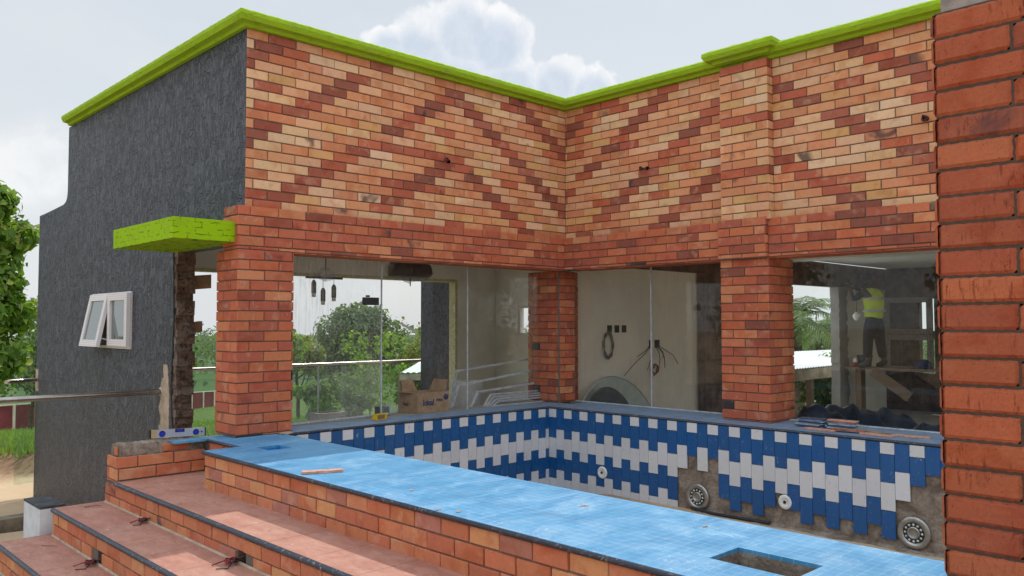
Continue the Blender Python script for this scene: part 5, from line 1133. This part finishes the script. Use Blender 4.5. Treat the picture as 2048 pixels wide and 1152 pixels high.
# grass tufts
R = np.random.default_rng(5); V = []; F = []; C_ = []
def tuft(x, y, z, h, k, sc_):
    for _ in range(k):
        a_ = R.uniform(0, 6.28); l = R.uniform(.3, .9)*h; dx, dy = math.cos(a_), math.sin(a_); x2, y2 = x+R.normal()*sc_, y+R.normal()*sc_; w_ = .010*(1+h*4); i = len(V)
        V.extend([(x2-dy*w_, y2+dx*w_, z), (x2+dy*w_, y2-dx*w_, z), (x2+dx*l*.5, y2+dy*l*.5, z+l)]); F.append((i, i+1, i+2)); C_.append((R.random(), R.random()*.3))
for _ in range(4200):
    r = 14.3+R.random()**1.6*34; th = math.radians(R.uniform(70, 86) if R.random() < .6 else R.uniform(52, 70)); x, y = CX+r*math.cos(th), CY+r*math.sin(th); tuft(x, y, gz(x, y)-.01, .16+.004*r, 9, .25)
me = bpy.data.meshes.new('lawn_grass'); me.from_pydata(V, [], F); ca = me.color_attributes.new('col', 'FLOAT_COLOR', 'CORNER'); ca.data.foreach_set('color', np.repeat(np.array([(c[0], c[1], 0, 1) for c in C_], np.float32), 3, axis=0).ravel()); me.materials.append(leafmat('grass_blades', (.07, .14, .022), (.18, .28, .05), (.34, .36, .11)))
o = bpy.data.objects.new('lawn_grass', me); COL.objects.link(o); tag(o, 'bright green lawn grass below the boundary wall', 'grass', kind='stuff')

# ---------------------------------------------------------------- car on the lower drive (seen mirrored in the right hand glass)
car = thing('parked_car', (-11.6, 1.8, -1.65), 'dark blue parked car on the drive left of the steps, mirrored in the window glass', 'car')
def hull(secs, name, mat, parent, smooth=True):
    """secs: list of (y, [(x, z), ...]) rings along the length"""
    o = MB(); V = []; n = len(secs[0][1])
    for y, ring in secs: V += [(-11.6+x, 1.8+y, -1.65+z) for x, z in ring]
    F = [(i*n+k, i*n+(k+1) % n, (i+1)*n+(k+1) % n, (i+1)*n+k) for i in range(len(secs)-1) for k in range(n)]
    F += [tuple(range(n))[::-1], tuple((len(secs)-1)*n+k for k in range(n))]; o.mesh(V, F, smooth=False); return o.build(name, mat, parent)
def ring(w, z0, z1, r=.12): return [(-w, z0+r), (-w+r, z0), (w-r, z0), (w, z0+r), (w*1.02, (z0+z1)/2), (w*.96, z1-r*.6), (w*.86, z1), (-w*.86, z1), (-w*.96, z1-r*.6), (-w*1.02, (z0+z1)/2)]
carp = plain('dark_blue_car_paint', (.012, .022, .06), .2, .3, var=.05, bmp=0); 
bd_ = hull([(-2.2, ring(.70, .38, .78)), (-2.1, ring(.84, .24, .86)), (-1.2, ring(.89, .22, .98)), (0, ring(.90, .22, 1.0)), (1.2, ring(.89, .22, .98)), (2.1, ring(.84, .26, .86)), (2.22, ring(.70, .4, .76))], 'body', carp, car)
hull([(-1.35, ring(.74, .94, .98, .02)), (-.75, ring(.70, .94, 1.42, .1)), (.1, ring(.69, .94, 1.46, .1)), (.85, ring(.68, .94, 1.38, .1)), (1.5, ring(.72, .94, .99, .02))], 'cabin', carp, car)
wg = plain('car_glass', (.01, .012, .014), .05, 0, var=.02, bmp=0, spec=1.)
for sx in (-1, 1):
    for y0, y1 in ((-.80, -.02), (.06, .82)): MB().mesh([(-11.6+sx*.772, 1.8+y0-.15, -.63), (-11.6+sx*.772, 1.8+y1+.02, -.63), (-11.6+sx*.705, 1.8+y1-.04, -.27), (-11.6+sx*.705, 1.8+y0+.05, -.27)], [(0, 1, 2, 3)]) if False else None
    o = MB(); o.mesh([(-11.6+sx*.78, .95, -.64), (-11.6+sx*.78, 1.78, -.64), (-11.6+sx*.72, 1.78, -.28), (-11.6+sx*.72, 1.18, -.28)], [(0, 1, 2, 3)]); o.build('side_window', wg, car)
    o = MB(); o.mesh([(-11.6+sx*.78, 1.84, -.64), (-11.6+sx*.78, 2.80, -.64), (-11.6+sx*.72, 2.52, -.28), (-11.6+sx*.72, 1.84, -.28)], [(0, 1, 2, 3)]); o.build('side_window', wg, car)
    for y in (-1.35, 1.35):
        w_ = MB().lathe([(.20, -.10), (.32, -.10), (.34, -.06), (.34, .06), (.32, .10), (.20, .10)], (-11.6+sx*.80, 1.8+y, -1.31), (1, 0, 0), 24).build('wheel', M_rubber, car); MB().lathe([(.001, .085), (.10, .07), (.20, .09), (.20, -.09), (.10, -.07), (.001, -.085)], (-11.6+sx*.80, 1.8+y, -1.31), (1, 0, 0), 20).build('rim', M_steel2, w_)
o = MB(); o.mesh([(-12.28, .56, -.66), (-10.92, .56, -.66), (-11.02, 1.0, -.26), (-12.18, 1.0, -.26)], [(0, 1, 2, 3)]); o.build('windscreen', wg, car)
for i, (x, y, h) in enumerate([(-2.5, -19, 6.0), (2.5, -17.5, 7.0), (8, -19, 6.5), (14, -18, 7.0), (20, -19, 6.5), (-8, -20, 6), (-18, -6, 7), (-20, 1, 6.5), (-19, 9, 7)]):  # trees added out of view to darken the bright reflections in the glass
    tree('boundary_tree', ['round tree on the south side of the plot, first of the row', 'round tree on the south side of the plot, second of the row', 'round tree on the south side of the plot, third of the row', 'round tree on the south side of the plot, fourth of the row', 'round tree on the south side of the plot, fifth of the row', 'round tree at the south west corner of the plot', 'round tree behind the viewer, southern one', 'round tree behind the viewer beside the car', 'round tree behind the viewer, northern one'][i], 'tree', x, y, h, rb(200+i, 9, 2.0, .15, .85, 1.0, 1.7), 1500, .42, 'dense', 210+i, group='trees round the plot behind the viewer', trunk=.16, limbs=2)
V, F = blob((-3.43, -.115, -.004), .055, 21, 16, .18); o = MB(); o.mesh(V, F, smooth=True); tag(o.build('cement_lump', M_patch), 'small heap of tan cement at the foot of the corner pillar', 'cement')

def twig(pts, r, label): tag(MB().tube(pts, [r]*(len(pts)-1)+[r*.4], 5).build('dry_twig', M_wood), label, 'twig', 'dry twigs blown onto the steps')
twig([(-4.80, .22, -.415), (-4.74, .17, -.405), (-4.70, .16, -.412)], .0035, 'curled dry twig at the left end of the second tread')
twig([(-5.10, .10, -.605), (-5.05, .03, -.600), (-5.03, -.02, -.604)], .003, 'dry twig on the lowest tread near the white block')
LX, LY = -3.71, -3.48
o = MB(); o.mesh([(LX, LY, .002), (LX+.022, LY-.03, .003), (LX+.012, LY-.01, .010), (LX-.012, LY+.02, .003)], [(0, 1, 2, 3)]); tag(o.build('dry_leaf', M_slip), 'single pale dry leaf in the middle of the sky blue surround', 'leaf')
for i, (x, y) in enumerate([(-4.20, -3.15), (-4.24, -3.05), (-4.06, -2.6), (-3.62, -4.1)]):
    V, F = blob((x, y, -.002), .014, 50+i, 9, .3); o = MB(); o.mesh(V, F, smooth=True); tag(o.build('mortar_crumb', M_patch), ['pale mortar crumb on the dark nosing of the surround, right one', 'pale mortar crumb on the dark nosing of the surround, left one', 'pale mortar crumb on the blue surround nearer the brick slip', 'pale mortar crumb on the blue surround nearer the big pillar'][i], 'mortar crumb')

# added shapes standing in for glass reflections: a dark heap, pale and dark rounds
def mound(name, x0, x1, y0, y1, z0, z1, mat, seed, label, cat):
    rnd = random.Random(seed); nx, ny = 34, 46; ph = [rnd.uniform(0, 6.28) for _ in range(8)]; V = []; F = []
    for j in range(ny+1):
        for i in range(nx+1):
            u, v = i/nx, j/ny; e = min(u, 1-u)*2; f = min(v, 1-v)*2; h = min(1, e*3.2)**.6*min(1, f*4)**.6
            h *= .74+.10*math.sin(v*7+ph[0])+.09*math.sin(v*15+u*5+ph[1])+.05*math.sin(u*23+v*9+ph[2])+.03*math.sin(v*47-u*31+ph[3])
            V.append((x0+(x1-x0)*u, y0+(y1-y0)*v, z0+(z1-z0)*h+.012*rnd.uniform(-1, 1)))
    for j in range(ny):
        for i in range(nx): q = j*(nx+1)+i; F.append((q, q+1, q+nx+2, q+nx+1))
    o = MB(); o.mesh(V, F, smooth=True); return tag(o.build(name, mat), label, cat)
mound('tarpaulin_heap', 1.2, 2.7, -3.9, -1.75, -.752, .06, plain('navy_tarpaulin', (.018, .032, .07), .35, var=.3, sc=4, bmp=.5, bd=.01), 4, 'heap of building material under a dark navy sheet inside the right hand window', 'heap')  # dark mound added where the right pane would mirror car and tiles
bs_ = thing('plastic_basin', (1.0, .2, -.5), 'large pale round basin leaning on the beige wall behind the middle window', 'basin'); ax = (0, -.97, .22)  # modelled shape in place of the blurry reflection in the middle pane
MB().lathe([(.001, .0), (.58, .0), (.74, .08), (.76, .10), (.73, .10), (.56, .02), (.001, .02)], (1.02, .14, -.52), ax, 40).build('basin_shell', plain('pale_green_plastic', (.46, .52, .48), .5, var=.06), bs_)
tag(MB().lathe([(.001, .0), (.36, .0), (.42, .05), (.40, .055), (.34, .02), (.001, .02)], (.70, -.02, -.28), ax, 32).build('mortar_pan', plain('dark_pan', (.07, .085, .08), .6)), 'dark round mortar pan leaning against the pale basin', 'pan')  # dark dome of the same reflection, built as a solid round
